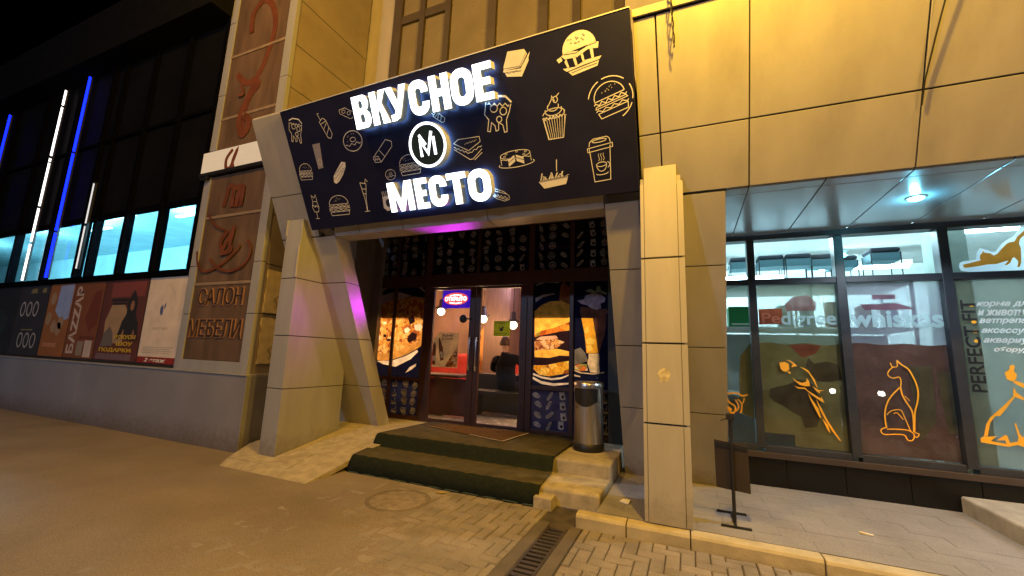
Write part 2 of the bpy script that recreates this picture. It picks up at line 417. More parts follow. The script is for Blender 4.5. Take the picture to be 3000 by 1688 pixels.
# outlines of printed pictures and drawings, in metres on their own planes (x, z)
TR={'parrot': [[(0.946, 1.437), (0.998, 1.449), (1.036, 1.429), (1.039, 1.369), (1.012, 1.341), (0.979, 1.343), (0.955, 1.372)], [(1.028, 1.346), (1.047, 1.339), (1.048, 1.318), (1.024, 1.327)], [(1.013, 1.472), (1.052, 1.467), (1.095, 1.431), (1.116, 1.407), (1.077, 1.399), (1.06, 1.385), (1.065, 1.411), (1.081, 1.423), (1.051, 1.452)], [(1.138, 1.402), (1.181, 1.386), (1.218, 1.362), (1.24, 1.319), (1.268, 1.269), (1.292, 1.175), (1.281, 1.189), (1.244, 1.282), (1.216, 1.34), (1.18, 1.371)], [(1.241, 1.194), (1.297, 1.157), (1.352, 1.157), (1.305, 1.143), (1.307, 1.118), (1.272, 1.149)], [(1.063, 1.28), (1.096, 1.244), (1.152, 1.225), (1.191, 1.242), (1.196, 1.28), (1.216, 1.244), (1.222, 1.193), (1.175, 1.19), (1.125, 1.202), (1.083, 1.244)], [(1.073, 1.191), (1.111, 1.175), (1.174, 1.175), (1.197, 1.147), (1.309, 1.068), (1.317, 1.09), (1.341, 1.024), (1.313, 1.036), (1.231, 1.099), (1.173, 1.16), (1.11, 1.16)], [(1.196, 1.125), (1.228, 1.055), (1.283, 0.958), (1.301, 0.86), (1.286, 0.866), (1.247, 0.962), (1.215, 1.047)], [(1.266, 1.065), (1.313, 0.954), (1.349, 0.857), (1.401, 0.75), (1.46, 0.638), (1.446, 0.644), (1.388, 0.735), (1.336, 0.842), (1.295, 0.945)], [(1.307, 0.86), (1.356, 0.794), (1.371, 0.708), (1.347, 0.744)]], 'cat': [([(1.994, 1.503), (2.029, 1.462), (2.08, 1.416), (2.11, 1.342), (2.13, 1.268), (2.136, 1.188), (2.122, 1.093), (2.094, 0.997), (2.084, 0.917), (2.069, 0.79)], 0.0161), ([(1.994, 1.503), (1.992, 1.443), (1.952, 1.435), (1.939, 1.476)], 0.0103), ([(1.961, 1.439), (1.927, 1.402), (1.907, 1.359), (1.924, 1.329), (1.956, 1.32), (1.996, 1.333), (2.009, 1.296), (2.0, 1.233), (1.985, 1.219)], 0.0115), ([(1.992, 1.226), (1.93, 1.154), (1.879, 1.068), (1.85, 0.963), (1.847, 0.861), (1.851, 0.815)], 0.0149), ([(1.998, 1.233), (2.007, 1.152), (2.037, 1.073), (2.064, 1.015), (2.073, 0.942), (2.065, 0.796)], 0.0161), ([(1.862, 0.944), (1.905, 0.988), (1.977, 1.001), (2.003, 0.936), (2.039, 0.8)], 0.0103), ([(1.852, 0.821), (1.802, 0.79), (1.823, 0.748), (1.928, 0.759), (1.987, 0.755), (2.009, 0.711), (2.047, 0.715), (2.062, 0.769), (2.023, 0.805), (1.932, 0.809), (1.85, 0.801)], 0.0126), ([(2.069, 0.79), (2.102, 0.777), (2.081, 0.745), (2.061, 0.756)], 0.0103), ([(2.022, 1.146), (2.042, 1.121), (2.058, 1.098)], 0.008), ([(1.919, 0.959), (1.947, 0.971), (1.99, 0.908)], 0.0103)], 'stretch': [(2.611, 2.492), (2.673, 2.508), (2.749, 2.53), (2.744, 2.555), (2.749, 2.584), (2.769, 2.607), (2.773, 2.626), (2.788, 2.606), (2.825, 2.599), (2.85, 2.573), (2.883, 2.595), (2.92, 2.646), (2.959, 2.691), (2.987, 2.703), (3.014, 2.706), (3.04, 2.757), (3.081, 2.797), (3.123, 2.842), (3.134, 2.821), (3.095, 2.772), (3.056, 2.727), (3.043, 2.685), (3.052, 2.636), (3.044, 2.561), (3.037, 2.49), (3.021, 2.448), (3.001, 2.447), (3.014, 2.477), (3.017, 2.505), (2.995, 2.545), (2.982, 2.541), (2.959, 2.49), (2.933, 2.47), (2.917, 2.473), (2.948, 2.514), (2.91, 2.504), (2.861, 2.485), (2.792, 2.484), (2.721, 2.469), (2.625, 2.457), (2.613, 2.467)], 'stretchbg': [(2.588, 2.51), (2.614, 2.526), (2.715, 2.542), (2.725, 2.6), (2.755, 2.657), (2.788, 2.64), (2.841, 2.612), (2.868, 2.61), (2.918, 2.689), (2.956, 2.725), (3.01, 2.76), (3.063, 2.837), (3.082, 2.887), (3.173, 2.878), (3.158, 2.805), (3.088, 2.715), (3.071, 2.63), (3.061, 2.489), (3.044, 2.396), (2.645, 2.414), (2.59, 2.431), (2.579, 2.466)], 'dog': [[(2.796, 1.415), (2.833, 1.448), (2.842, 1.486), (2.871, 1.496), (2.875, 1.478), (2.863, 1.431), (2.881, 1.407), (2.874, 1.37), (2.852, 1.332), (2.826, 1.343), (2.805, 1.354)], [(2.846, 1.325), (2.867, 1.345), (2.939, 1.312), (2.933, 1.264), (2.875, 1.303)], [(2.848, 1.283), (2.858, 1.235), (2.902, 1.189), (2.921, 1.161), (2.886, 1.17), (2.844, 1.191), (2.806, 1.134), (2.774, 1.083), (2.72, 1.006), (2.687, 1.003), (2.644, 0.938), (2.611, 0.808), (2.586, 0.812), (2.614, 0.923), (2.649, 0.987), (2.733, 1.08), (2.832, 1.196), (2.839, 1.258)], [(2.558, 0.785), (2.586, 0.809), (2.611, 0.805), (2.676, 0.818), (2.629, 0.768), (2.736, 0.753), (2.731, 0.785), (2.671, 0.779), (2.737, 0.836), (2.749, 0.829), (2.76, 0.765), (2.815, 0.783), (2.824, 0.825), (2.811, 0.942), (2.823, 0.952), (2.836, 0.856), (2.851, 0.828), (2.882, 0.831), (2.87, 0.73), (2.811, 0.753), (2.746, 0.728), (2.558, 0.749)]], 'rose': [([(0.381, 1.03), (0.42, 0.961), (0.474, 0.925), (0.477, 0.878), (0.458, 0.847), (0.427, 0.85), (0.377, 0.928)], 0.0182), ([(0.392, 1.057), (0.5, 1.073), (0.556, 1.045), (0.614, 1.062)], 0.0182), ([(0.482, 0.997), (0.509, 0.946), (0.511, 0.899), (0.476, 0.862)], 0.0145), ([(0.506, 1.004), (0.543, 0.962), (0.546, 0.92), (0.538, 0.87), (0.523, 0.85)], 0.0133), ([(0.577, 1.022), (0.562, 0.969), (0.542, 0.951)], 0.0109), ([(0.386, 0.913), (0.44, 0.875)], 0.0291)], 'pizza': [(-5.255, 1.494), (-5.16, 1.278), (-4.971, 1.231), (-4.728, 1.267), (-4.453, 1.356), (-4.229, 1.467), (-4.09, 1.556), (-4.135, 2.331), (-4.373, 2.363), (-4.656, 2.323), (-4.925, 2.291), (-5.148, 2.201), (-5.338, 1.995), (-5.405, 1.751)], 'plate': [[(-5.257, 1.311), (-5.062, 1.228), (-4.726, 1.25), (-4.451, 1.338), (-4.227, 1.446), (-4.203, 1.415), (-4.34, 1.29), (-4.649, 1.147), (-4.92, 1.18)], [(-5.345, 2.052), (-5.283, 2.24), (-5.099, 2.389), (-4.761, 2.465), (-4.418, 2.373), (-4.656, 2.319), (-4.925, 2.287), (-5.148, 2.197)], [(-4.434, 1.053), (-4.359, 1.151), (-4.227, 1.217), (-4.234, 1.174), (-4.323, 1.11)], [(-5.152, 2.447), (-4.955, 2.574), (-4.752, 2.605), (-4.75, 2.582), (-4.951, 2.536), (-5.127, 2.427)], [(-4.35, 2.591), (-4.237, 2.532), (-4.14, 2.439), (-4.142, 2.412), (-4.256, 2.496)]], 'pztop': [[(-4.527, 1.796), (-4.454, 1.828), (-4.396, 1.788), (-4.445, 1.734), (-4.511, 1.733)], [(-5.132, 1.643), (-5.078, 1.681), (-5.022, 1.654), (-5.035, 1.599), (-5.103, 1.593)], [(-4.83, 1.648), (-4.772, 1.694), (-4.746, 1.614), (-4.807, 1.595)], [(-5.011, 1.906), (-4.933, 1.93), (-4.917, 1.888), (-4.996, 1.88)], [(-5.295, 1.733), (-5.225, 1.738), (-5.23, 1.679), (-5.286, 1.674)], [(-4.329, 1.868), (-4.202, 1.887), (-4.145, 1.834), (-4.192, 1.764), (-4.299, 1.78)]], 'pzdark': [[(-4.44, 1.672), (-4.36, 1.744), (-4.25, 1.71), (-4.264, 1.622), (-4.407, 1.558), (-4.444, 1.602)], [(-4.899, 1.611), (-4.822, 1.63), (-4.783, 1.586), (-4.872, 1.575)], [(-4.47, 1.993), (-4.342, 2.02), (-4.312, 1.922), (-4.415, 1.868)], [(-4.965, 1.701), (-4.896, 1.693), (-4.902, 1.638), (-4.96, 1.655)]], 'burger': {'bun': [(-2.139, 2.081), (-2.032, 2.177), (-1.895, 2.233), (-1.721, 2.239), (-1.568, 2.171), (-1.564, 1.936), (-1.666, 1.889), (-1.836, 1.829), (-2.022, 1.791), (-2.128, 1.73)], 'flame': [(-1.758, 2.257), (-1.731, 2.474), (-1.689, 2.522), (-1.602, 2.446), (-1.57, 2.373), (-1.567, 2.147), (-1.721, 2.233)], 'lettuce': [(-2.128, 1.73), (-2.022, 1.789), (-1.836, 1.826), (-1.666, 1.886), (-1.564, 1.933), (-1.563, 1.802), (-1.737, 1.783), (-1.958, 1.733), (-2.127, 1.694)], 'sauce': [(-2.127, 1.694), (-1.958, 1.73), (-1.737, 1.78), (-1.563, 1.799), (-1.561, 1.652), (-1.796, 1.676), (-2.019, 1.655), (-2.126, 1.635)], 'pink': [(-2.107, 1.659), (-2.032, 1.702), (-1.797, 1.723), (-1.759, 1.683), (-1.956, 1.65)], 'nuts': [(-2.126, 1.635), (-2.019, 1.652), (-1.796, 1.674), (-1.662, 1.632), (-1.781, 1.537), (-1.952, 1.509), (-2.122, 1.498)], 'dark': [(-1.796, 1.674), (-1.561, 1.651), (-1.559, 1.503), (-1.781, 1.535), (-1.662, 1.632)], 'bun2': [(-2.122, 1.496), (-1.952, 1.507), (-1.781, 1.532), (-1.558, 1.491), (-1.558, 1.429), (-1.73, 1.435), (-1.888, 1.395), (-2.119, 1.398)], 'dark2': [(-2.119, 1.396), (-1.888, 1.392), (-1.73, 1.432), (-1.558, 1.427), (-1.557, 1.372), (-1.765, 1.33), (-1.947, 1.288), (-2.129, 1.31)], 'chips': [(-2.132, 1.222), (-2.128, 1.281), (-1.947, 1.286), (-1.765, 1.328), (-1.557, 1.37), (-1.554, 1.192), (-1.702, 1.168), (-1.882, 1.13), (-2.042, 1.145)], 'arc1': [(-2.133, 1.164), (-2.005, 1.124), (-1.845, 1.104), (-1.701, 1.128), (-1.583, 1.177), (-1.583, 1.157), (-1.7, 1.1), (-1.844, 1.075), (-2.004, 1.095), (-2.135, 1.138)], 'arc2': [(-2.137, 1.111), (-2.003, 1.055), (-1.819, 1.034), (-1.582, 1.056), (-1.581, 1.034), (-1.818, 0.995), (-2.002, 1.015), (-2.138, 1.076)], 'arc3': [(-2.132, 2.289), (-2.024, 2.336), (-1.847, 2.356), (-1.809, 2.341), (-2.01, 2.299), (-2.124, 2.222)], 'arc4': [(-2.131, 2.494), (-1.978, 2.538), (-1.763, 2.518), (-1.763, 2.506), (-1.977, 2.522), (-2.128, 2.475)]}, 'sundae': {'leaf': [(-1.362, 2.379), (-1.291, 2.407), (-1.21, 2.363), (-1.199, 2.433), (-1.153, 2.449), (-1.135, 2.385), (-1.05, 2.336), (-1.061, 2.307), (-1.152, 2.35), (-1.245, 2.341), (-1.338, 2.361)], 'cream': [(-1.479, 2.24), (-1.384, 2.25), (-1.361, 2.309), (-1.245, 2.341), (-1.141, 2.327), (-1.073, 2.267), (-1.084, 2.21), (-1.141, 2.188), (-1.129, 2.119), (-1.197, 2.096), (-1.29, 2.132), (-1.337, 2.168), (-1.431, 2.192)], 'fruit': [(-1.43, 2.145), (-1.29, 2.132), (-1.197, 2.094), (-1.061, 2.118), (-1.033, 2.072), (-1.084, 1.982), (-1.417, 1.982), (-1.441, 2.075)], 'glassL': [(-1.417, 1.98), (-1.249, 1.982), (-1.208, 1.732), (-1.167, 1.486), (-1.337, 1.481), (-1.368, 1.752)], 'glassR': [(-1.246, 1.982), (-1.056, 2.004), (-1.078, 1.756), (-1.162, 1.487), (-1.205, 1.732)], 'stem': [(-1.309, 1.476), (-1.164, 1.481), (-1.155, 1.42), (-1.161, 1.343), (-1.15, 1.212), (-1.284, 1.216), (-1.325, 1.347), (-1.308, 1.415)], 'plate': [(-1.518, 1.521), (-1.425, 1.558), (-1.355, 1.481), (-1.314, 1.37), (-1.515, 1.306)], 'veg': [(-1.515, 1.295), (-1.422, 1.332), (-1.33, 1.325), (-1.318, 1.237), (-1.421, 1.226), (-1.508, 1.25)], 'arc1': [(-1.514, 1.244), (-1.41, 1.21), (-1.239, 1.202), (-1.084, 1.231), (-1.095, 1.215), (-1.239, 1.188), (-1.421, 1.196), (-1.514, 1.225)], 'arc2': [(-1.513, 1.177), (-1.432, 1.159), (-1.42, 1.143), (-1.513, 1.149)], 'lemon': [(-1.369, 1.832), (-1.323, 1.867), (-1.305, 1.799), (-1.334, 1.753), (-1.368, 1.775)], 'lemon2': [(-1.356, 1.673), (-1.287, 1.708), (-1.213, 1.664), (-1.241, 1.607), (-1.332, 1.605)], 'lemon3': [(-1.344, 1.582), (-1.275, 1.601), (-1.241, 1.529), (-1.309, 1.499)]}, 'handle': [(-1.084, 1.722), (-1.028, 1.757), (-0.973, 1.724), (-0.962, 1.625), (-1.006, 1.546), (-1.095, 1.555)], 'script': [([(-6.913, 5.945), (-6.651, 5.722), (-6.399, 5.755), (-6.213, 6.091), (-6.111, 6.606), (-6.245, 7.049), (-6.487, 7.234), (-6.714, 7.042), (-6.69, 6.666)], 0.0876), ([(-6.561, 4.812), (-6.563, 5.186), (-6.468, 5.467), (-6.318, 5.601), (-6.403, 5.649), (-6.57, 5.338), (-6.665, 5.057), (-6.552, 4.774), (-6.413, 4.839), (-6.423, 5.007), (-6.574, 5.113)], 0.0931), ([(-6.397, 4.397), (-6.516, 4.258), (-6.489, 4.097), (-6.384, 4.115), (-6.284, 4.378), (-6.353, 4.197), (-6.315, 4.07)], 0.0712), ([(-6.718, 3.558), (-6.676, 3.712), (-6.638, 3.883), (-6.529, 3.851), (-6.508, 3.535)], 0.0712), ([(-6.525, 3.833), (-6.378, 3.849), (-6.382, 3.711), (-6.406, 3.524)], 0.0712), ([(-6.374, 3.831), (-6.291, 3.838), (-6.288, 3.665), (-6.293, 3.528)], 0.0712), ([(-6.498, 3.157), (-6.617, 3.014), (-6.618, 2.913), (-6.537, 2.89), (-6.393, 3.131), (-6.361, 3.162), (-6.397, 2.93), (-6.353, 2.844), (-6.457, 2.802), (-6.593, 2.804)], 0.0602), ([(-6.02, 2.968), (-5.901, 2.797), (-6.012, 2.596), (-6.301, 2.504), (-6.614, 2.572), (-6.829, 2.724)], 0.0328), ([(-7.183, 2.866), (-7.097, 2.637), (-6.884, 2.525), (-6.525, 2.623), (-6.226, 2.819), (-6.151, 2.912)], 0.0328), ([(-7.038, 3.469), (-6.832, 3.273), (-6.55, 3.162)], 0.0274), ([(-6.722, 5.681), (-6.631, 5.505), (-6.761, 5.497)], 0.0328)]}

# ================================================================== GROUND
def smooth(a, b, x):
    t = max(0, min(1, (x - a) / (b - a))); return t * t * (3 - 2 * t)
def street_mat():
    m = mat("street_surface", (.245, .203, .168), .92, var=.14, scale=1.2, bump=.7, bscale=220, stain=.25, grain=.3)
    return m
xs = [-60, -40, -25, -15, -10, -7, -5.5, -4.6, -4.2] + [-3.9 + .06 * i for i in range(72)] + [.6, 1, 2, 3, 5, 8, 14, 30, 60]
ys = [-40, -20, -10, -5, -2, -.5] + [.3 + .06 * i for i in range(62)] + [4.2, 5, 7, 10]
m = MB(); idx = {}
for j, y in enumerate(ys):
    for i, x in enumerate(xs):
        t = smooth(-1.15, -2.75, x + .5 * math.sin(y * 2.1) + .25 * math.sin(y * 5.3 + x * 3))
        if -4 < x < .6 and .2 < y < 4.1:
            z = -.0105 + .0125 * t + random.uniform(-.0012, .0012)
        else:
            z = .002 if x < -3.8 else -.0105
        m.v.append(Vector((x, y, z)))
nx = len(xs)
for j in range(len(ys) - 1):
    for i in range(nx - 1):
        m.f.append([j * nx + i, j * nx + i + 1, (j + 1) * nx + i + 1, (j + 1) * nx + i]); m.sm.append(True)
        m.m.append(1 if m.v[j * nx + i].z < -.006 and -4 < xs[i] else 0)
struct(m.build("street", [street_mat(), mat("joint_dirt", (.065, .054, .045), .95, var=.4, scale=9)]))
# block paving, herringbone courses, one sheet of many blocks
m = MB()
bw, bl, gp = .098, .2, .0075
def block(x0, x1, y0, y1):
    if x1 < -3.3 or x0 > 6 or y1 < .1 or y0 > 3.94: return
    lim = 3.975 if x1 < -.94 else 3.70
    if y0 > lim - .03: return
    y1 = min(y1, lim)
    if x1 > -1.245 and x0 < -.855 and y1 > .3:
        if x0 < -1.245: x1 = -1.243
        elif x1 > -.855: x0 = -.857
        else: return
    z = random.uniform(-.002, .002); c = .006
    tx, ty = random.uniform(-.002, .002), random.uniform(-.002, .002)
    x0 += gp / 2; x1 -= gp / 2; y0 += gp / 2; y1 -= gp / 2
    c = min(c, (x1 - x0) * .3, (y1 - y0) * .3)
    lo = [(x0, y0, -.03), (x1, y0, -.03), (x1, y1, -.03), (x0, y1, -.03)]
    mi = [(x0, y0, z - c), (x1, y0, z - c), (x1, y1, z - c), (x0, y1, z - c)]
    tp = [(x0 + c, y0 + c, z - tx - ty), (x1 - c, y0 + c, z + tx - ty), (x1 - c, y1 - c, z + tx + ty), (x0 + c, y1 - c, z - tx + ty)]
    m.cur = random.choice((0, 0, 0, 1, 2))
    m.add(lo + mi + tp, [(0, 1, 5, 4), (1, 2, 6, 5), (2, 3, 7, 6), (3, 0, 4, 7), (4, 5, 9, 8), (5, 6, 10, 9), (6, 7, 11, 10), (7, 4, 8, 11), (8, 9, 10, 11)])
s_ = .1
for j in range(-40, 90):
    for i in range(-60, 120):
        k = (i - j) % 4
        x, y = i * s_ - 1.0, j * s_ + .02
        if k == 0: block(x, x + .2, y, y + .1)
        if k == 3: block(x, x + .1, y, y + .2)
PAV2 = mat("paving_block_dark", (.225, .20, .18), .88, var=.22, scale=3.5, bump=.6, bscale=140, stain=.3, grain=.22)
PAV3 = mat("paving_block_warm", (.28, .243, .215), .88, var=.22, scale=3.5, bump=.6, bscale=140, stain=.3, grain=.22)
struct(m.build("pavement", [PAVER, PAV2, PAV3]))
# raised sidewalk beside the shop, laid in slabs
m = MB()
m.box(-.78, 8, 3.835, 5.7, -.02, .088)
for i in range(22):
    for j in range(9):
        x0, y0 = -.78 + i * .4, 3.84 + j * .2
        o = (.2 if j % 2 else 0)
        a, b = max(-.775, x0 + .001 - o), x0 + .399 - o
        zz = .1 + random.uniform(-.001, .001)
        m.box(a, b, y0 + .001, y0 + .199, .08, zz)
struct(m.build("sidewalk", mat("sidewalk_slab", (.26, .25, .26), .85, var=.15, scale=2.5, bump=.5, bscale=160, stain=.35, grain=.2)))
m = MB()
x = -.93
kp = [(0, -.05), (0, .075), (.012, .093), (.03, .1), (.12, .1), (.12, -.05)]
for L_ in (.42, .48, .85, .85, .85, .85, .85, .85, .85):
    o = random.uniform(-.006, .006)
    m.prism([(x + .004, 3.71 + a + o, b) for a, b in kp], (L_ - .008, 0, 0)); x += L_
struct(m.build("kerb", mat("kerb_stone", (.46, .40, .27), .8, var=.2, scale=6, bump=.3, bscale=80, stain=.45), bevel=.006))
# stone ramp left of the steps
m = MB()
def ramp_z(y): return .3 * max(0, min(1, (y - 3.42) / 1.68))
yy = [3.42, 3.62, 4.05, 4.5, 4.95, 5.1, 5.5, 5.95]
def edge_l(y): return -5.5 + (0 if y > 3.9 else (3.9 - y) * .75)
def edge_r(y): return -3.74 if y < 4.6 else -3.6
for j in range(len(yy) - 1):
    y0, y1 = yy[j], yy[j + 1]
    nn = (4, 3, 4, 3, 4, 3, 4)[j]
    for i in range(nn):
        a0 = edge_l(y0) + (edge_r(y0) - edge_l(y0)) * i / nn; a1 = edge_l(y0) + (edge_r(y0) - edge_l(y0)) * (i + 1) / nn
        b0 = edge_l(y1) + (edge_r(y1) - edge_l(y1)) * i / nn; b1 = edge_l(y1) + (edge_r(y1) - edge_l(y1)) * (i + 1) / nn
        g = .003; h = random.uniform(0, .006)
        if j == 0: a0 += .0
        q = [(a0 + g, y0 + g, ramp_z(y0) + h), (a1 - g, y0 + g, ramp_z(y0) + h), (b1 - g, y1 - g, ramp_z(y1) + h), (b0 + g, y1 - g, ramp_z(y1) + h)]
        m.prism([(p[0], p[1], p[2] - .06) for p in q], (0, 0, .06))
struct(m.build("stone_path", STONE, bevel=.004))

# manhole
mh = thing("manhole_cover", "round dirt-covered manhole cover in the pavement before the steps", "manhole", (-2.6, 3.5, 0))
m = MB(); c = (-2.6, 3.5, 0)
m.lathe([(.305, -.02), (.305, .0045), (.272, .0045), (.27, -.004)], c, 48)
m.build("rim", mat("iron_rim", (.17, .14, .115), .85, var=.3, stain=.6, scale=9), mh)
m = MB(); m.lathe([(.264, -.004), (.264, .003), (.25, .0055), (.05, .006), (0, .006)], c, 48)
for k in range(4):
    t = k * math.pi / 2 + .3
    m.box(c[0] + .12 * math.cos(t) - .03, c[0] + .12 * math.cos(t) + .03, c[1] + .12 * math.sin(t) - .008, c[1] + .12 * math.sin(t) + .008, .006, .008)
m.build("lid", mat("dirty_lid", (.24, .20, .165), .9, var=.3, scale=12, bump=.6, bscale=60, stain=.3), mh)

# drain channel
dc = thing("drain_channel", "slotted iron drain channel running out from the kerb", "drain", (-1.05, 1.9, 0))
m = MB()
m.box(-1.235, -1.14, .3, 3.68, -.05, .003); m.box(-.96, -.865, .3, 3.68, -.05, .003)
m.build("channel_edge", mat("drain_concrete", (.11, .095, .085), .9, var=.2, bump=.4, stain=.3), dc, .003)
m = MB()
m.box(-1.138, -1.118, .3, 3.6, -.03, .004); m.box(-.982, -.962, .3, 3.6, -.03, .004)
y = .32
while y < 3.58:
    m.box(-1.118, -.982, y, y + .034, -.02, .002); y += .062
m.build("grate", mat("grate_iron", (.07, .06, .05), .55, metal=.5, var=.3), dc)
m = MB(); m.box(-1.14, -.96, .3, 3.6, -.10, -.06); m.build("trench", JOINT, dc)

# ================================================================== STEPS
st = thing("entrance_steps", "two worn pale stone steps up to the cafe door, bare at the right end", "steps", (-2.2, 4.8, 0))
m = MB()
m.box(-3.66, -.80, 4.10, 4.72, -.02, .155)
m.build("lower_step", STONE, st, .022)
m = MB(); m.box(-3.60, -.79, 4.66, 5.84, -.02, .305)
m.build("upper_step", STONE, st, .026)
m = MB(); m.box(-1.40, -1.22, 3.96, 4.4, -.02, .1); m.build("footing", STONE, st, .01)
m = MB(); m.box(-.95, -.84, 4.2, 4.6, -.02, .1); m.build("footing", STONE, st, .01)

cp = thing("carpet", "dark green carpet covering the entrance steps", "carpet", (-2.6, 4.6, 0))
def round_path(pts, r=.03):
    out = []
    for i, p in enumerate(pts):
        if i in (0, len(pts) - 1): out.append(p); continue
        p = Vector(p); a = (Vector(pts[i - 1]) - p).normalized(); b = (Vector(pts[i + 1]) - p).normalized()
        for t in (0, .25, .5, .75, 1):
            q0 = p + a * r * (1 - t); q1 = p + b * r * t
            out.append(tuple(q0 * (1 - t) + q1 * t))
    return out
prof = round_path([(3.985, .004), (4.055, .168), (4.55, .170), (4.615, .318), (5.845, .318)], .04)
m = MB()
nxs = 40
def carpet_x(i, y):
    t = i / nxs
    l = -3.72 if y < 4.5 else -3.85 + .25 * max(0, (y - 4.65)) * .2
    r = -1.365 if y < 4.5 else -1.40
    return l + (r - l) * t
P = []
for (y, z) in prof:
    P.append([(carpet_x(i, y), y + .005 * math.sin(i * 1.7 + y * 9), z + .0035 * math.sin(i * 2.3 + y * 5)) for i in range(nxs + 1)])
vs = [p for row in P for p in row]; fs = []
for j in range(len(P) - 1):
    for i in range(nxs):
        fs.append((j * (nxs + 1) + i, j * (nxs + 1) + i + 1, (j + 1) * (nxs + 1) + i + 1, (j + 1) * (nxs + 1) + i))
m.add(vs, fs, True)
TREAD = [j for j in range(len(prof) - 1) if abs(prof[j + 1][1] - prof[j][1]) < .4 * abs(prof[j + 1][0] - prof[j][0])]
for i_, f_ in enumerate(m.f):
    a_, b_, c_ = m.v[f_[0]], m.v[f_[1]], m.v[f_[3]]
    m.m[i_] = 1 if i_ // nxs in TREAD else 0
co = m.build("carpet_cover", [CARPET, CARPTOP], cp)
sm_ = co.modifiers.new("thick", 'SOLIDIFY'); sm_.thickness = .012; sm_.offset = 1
m = MB()
m.box(-3.70, -3.655, 4.03, 4.6, 0, .165); m.box(-3.83, -3.61, 4.63, 5.83, 0, .312)
m.build("side_fold", CARPET, cp, .02)
m = MB()
m.tube([(carpet_x(i, 3.98), 3.978, .008) for i in range(nxs + 1)], .007, 6)
m.tube([(carpet_x(i, 4.6), 4.545, .183) for i in range(nxs + 1)], .004, 6)
m.build("edge_strip", mat("green_edge", (.04, .07, .06), .8), cp)

dm = thing("doormat", "thin brown doormat with a pale edge before the door", "doormat", (-2.9, 5.35, .33))
m = MB(); m.slab(flat(.333), [(-3.62, 5.40), (-2.18, 4.98), (-2.10, 5.72), (-3.42, 5.70)], 0, .008); m.build("mat_pile", MATBR, dm)
m = MB(); m.ribbon(flat(.3425), [(-2.75, 5.145), (-2.19, 4.985), (-2.11, 5.70)], .018); m.ribbon(flat(.3425), [(-3.6, 5.395), (-3.1, 5.25)], .010)
m.build("worn_edge", mat("pale_rubber", (.45, .43, .38), .7), dm)

# ================================================================== PORTAL, PIERS, FASCIA
JZ = [2.31, 1.555, .885]
def vz(z): return (z - 2.94) / CT
def clad(fr, name, us, vs, parent, mats=(PANEL, JOINT), gap=.009, deep=.03, vec=None, back=True):
    m = MB()
    for i in range(len(us) - 1):
        for j in range(len(vs) - 1):
            m.rect(fr, us[i] + gap / 2, us[i + 1] - gap / 2, vs[j] + gap / 2, vs[j + 1] - gap / 2, 0, -deep)
    o = m.build(name, [mats[0]], parent, .003)
    if back:
        m = MB(); m.rect(fr, us[0] + .012, us[-1] - .012, vs[0] + .012, vs[-1] - .012, -.02, -.045)
        m.build("joint_backing", [mats[1]], parent)
    return o
pf = thing("entrance_portal", "grey clad portal leaning outwards around the cafe entrance", "portal", (-2.6, 4.4, 0))
# left leg
m = MB()
vec = (0, .25, 0)
def leg(m, u0, u1, cuts):
    for a, b in zip(cuts[:-1], cuts[1:]):
        m.prism([T(u0, a + .005), T(u1, a + .005), T(u1, b - .005), T(u0, b - .005)], vec)
cutsL = [vz(.12)] + [vz(z) for z in JZ[::-1]] + [vz(2.93), vz(3.44), vz(4.37)]
leg(m, -5.27, -4.285, cutsL[:4] + [vz(2.9)])
leg(m, -5.27, -4.56, [vz(2.905), vz(3.44), vz(4.37)])
m.build("leg", PANEL, pf, .003)
m = MB(); leg(m, -.725, -.40, [vz(.05)] + [vz(z) for z in JZ[::-1]] + [vz(2.93)]); leg(m, -.395, .345, [vz(.05)] + [vz(z) for z in JZ[::-1]] + [vz(2.93)])
m.build("leg", PANEL, pf, .003)
for u0, u1 in ((-5.25, -4.31), (-.70, .32)):
    m = MB()
    a = [T(u0, vz(.1)), T(u1, vz(.1)), T(u1, vz(2.9)), T(u0, vz(2.9))]
    m.prism([p + Vector((0, .02, 0)) for p in a], (0, .21, 0))
    if u0 < -1: continue
    m.build("joint_backing", JOINT, pf)
m = MB(); a = [T(-5.25, vz(.1)), T(-4.31, vz(.1)), T(-4.31, vz(2.9)), T(-5.25, vz(2.9))]
m.prism([p + Vector((0, .02, 0)) for p in a], (0, .21, 0))
m.prism([T(-5.25, vz(2.9)) + Vector((0, .02, 0)), T(-4.58, vz(2.9)) + Vector((0, .02, 0)), T(-4.58, vz(4.36)) + Vector((0, .02, 0)), T(-5.25, vz(4.36)) + Vector((0, .02, 0))], (0, .21, 0))
m.build("joint_backing", JOINT, pf)
m = MB()
us = [-4.28, -3.86, -3.18, -2.02, -.73]
for a, b in zip(us[:-1], us[1:]):
    o = .0 if a > -3 else .004
    m.prism([T(a + .004, vz(2.885)), T(b - .004, vz(2.885)), T(b - .004, vz(3.06)), T(a + .004, vz(3.06))], vec)
m.build("lintel", PANEL, pf, .003)
m = MB()
m.prism([T(-4.56, vz(3.065)), T(-.39, vz(3.065)), T(-.39, vz(4.36)), T(-4.56, vz(4.36))], (0, .2, 0))
m.build("sign_backing", JOINT, pf)
m = MB()
m.prism([(-5.27, 3.3, 4.375), (-4.62, 3.3, 4.375), (-4.62, 3.3, 4.40), (-5.27, 3.3, 4.40)], (0, .3, 0))
m.build("coping", SHEET, pf)
m = MB()
m.prism([(-5.24, 3.56, 4.32), (-5.24, 5.5, 4.5), (-5.24, 5.5, 4.42), (-5.24, 3.56, 4.24)], (4.8, 0, 0))
m.prism([(-5.2, 4.0, 3.55), (-5.2, 5.86, 3.55), (-5.2, 5.86, 3.6), (-5.2, 4.0, 3.6)], (5.4, 0, 0))
m.build("canopy", mat("canopy_underside", (.09, .08, .07), .8), pf)
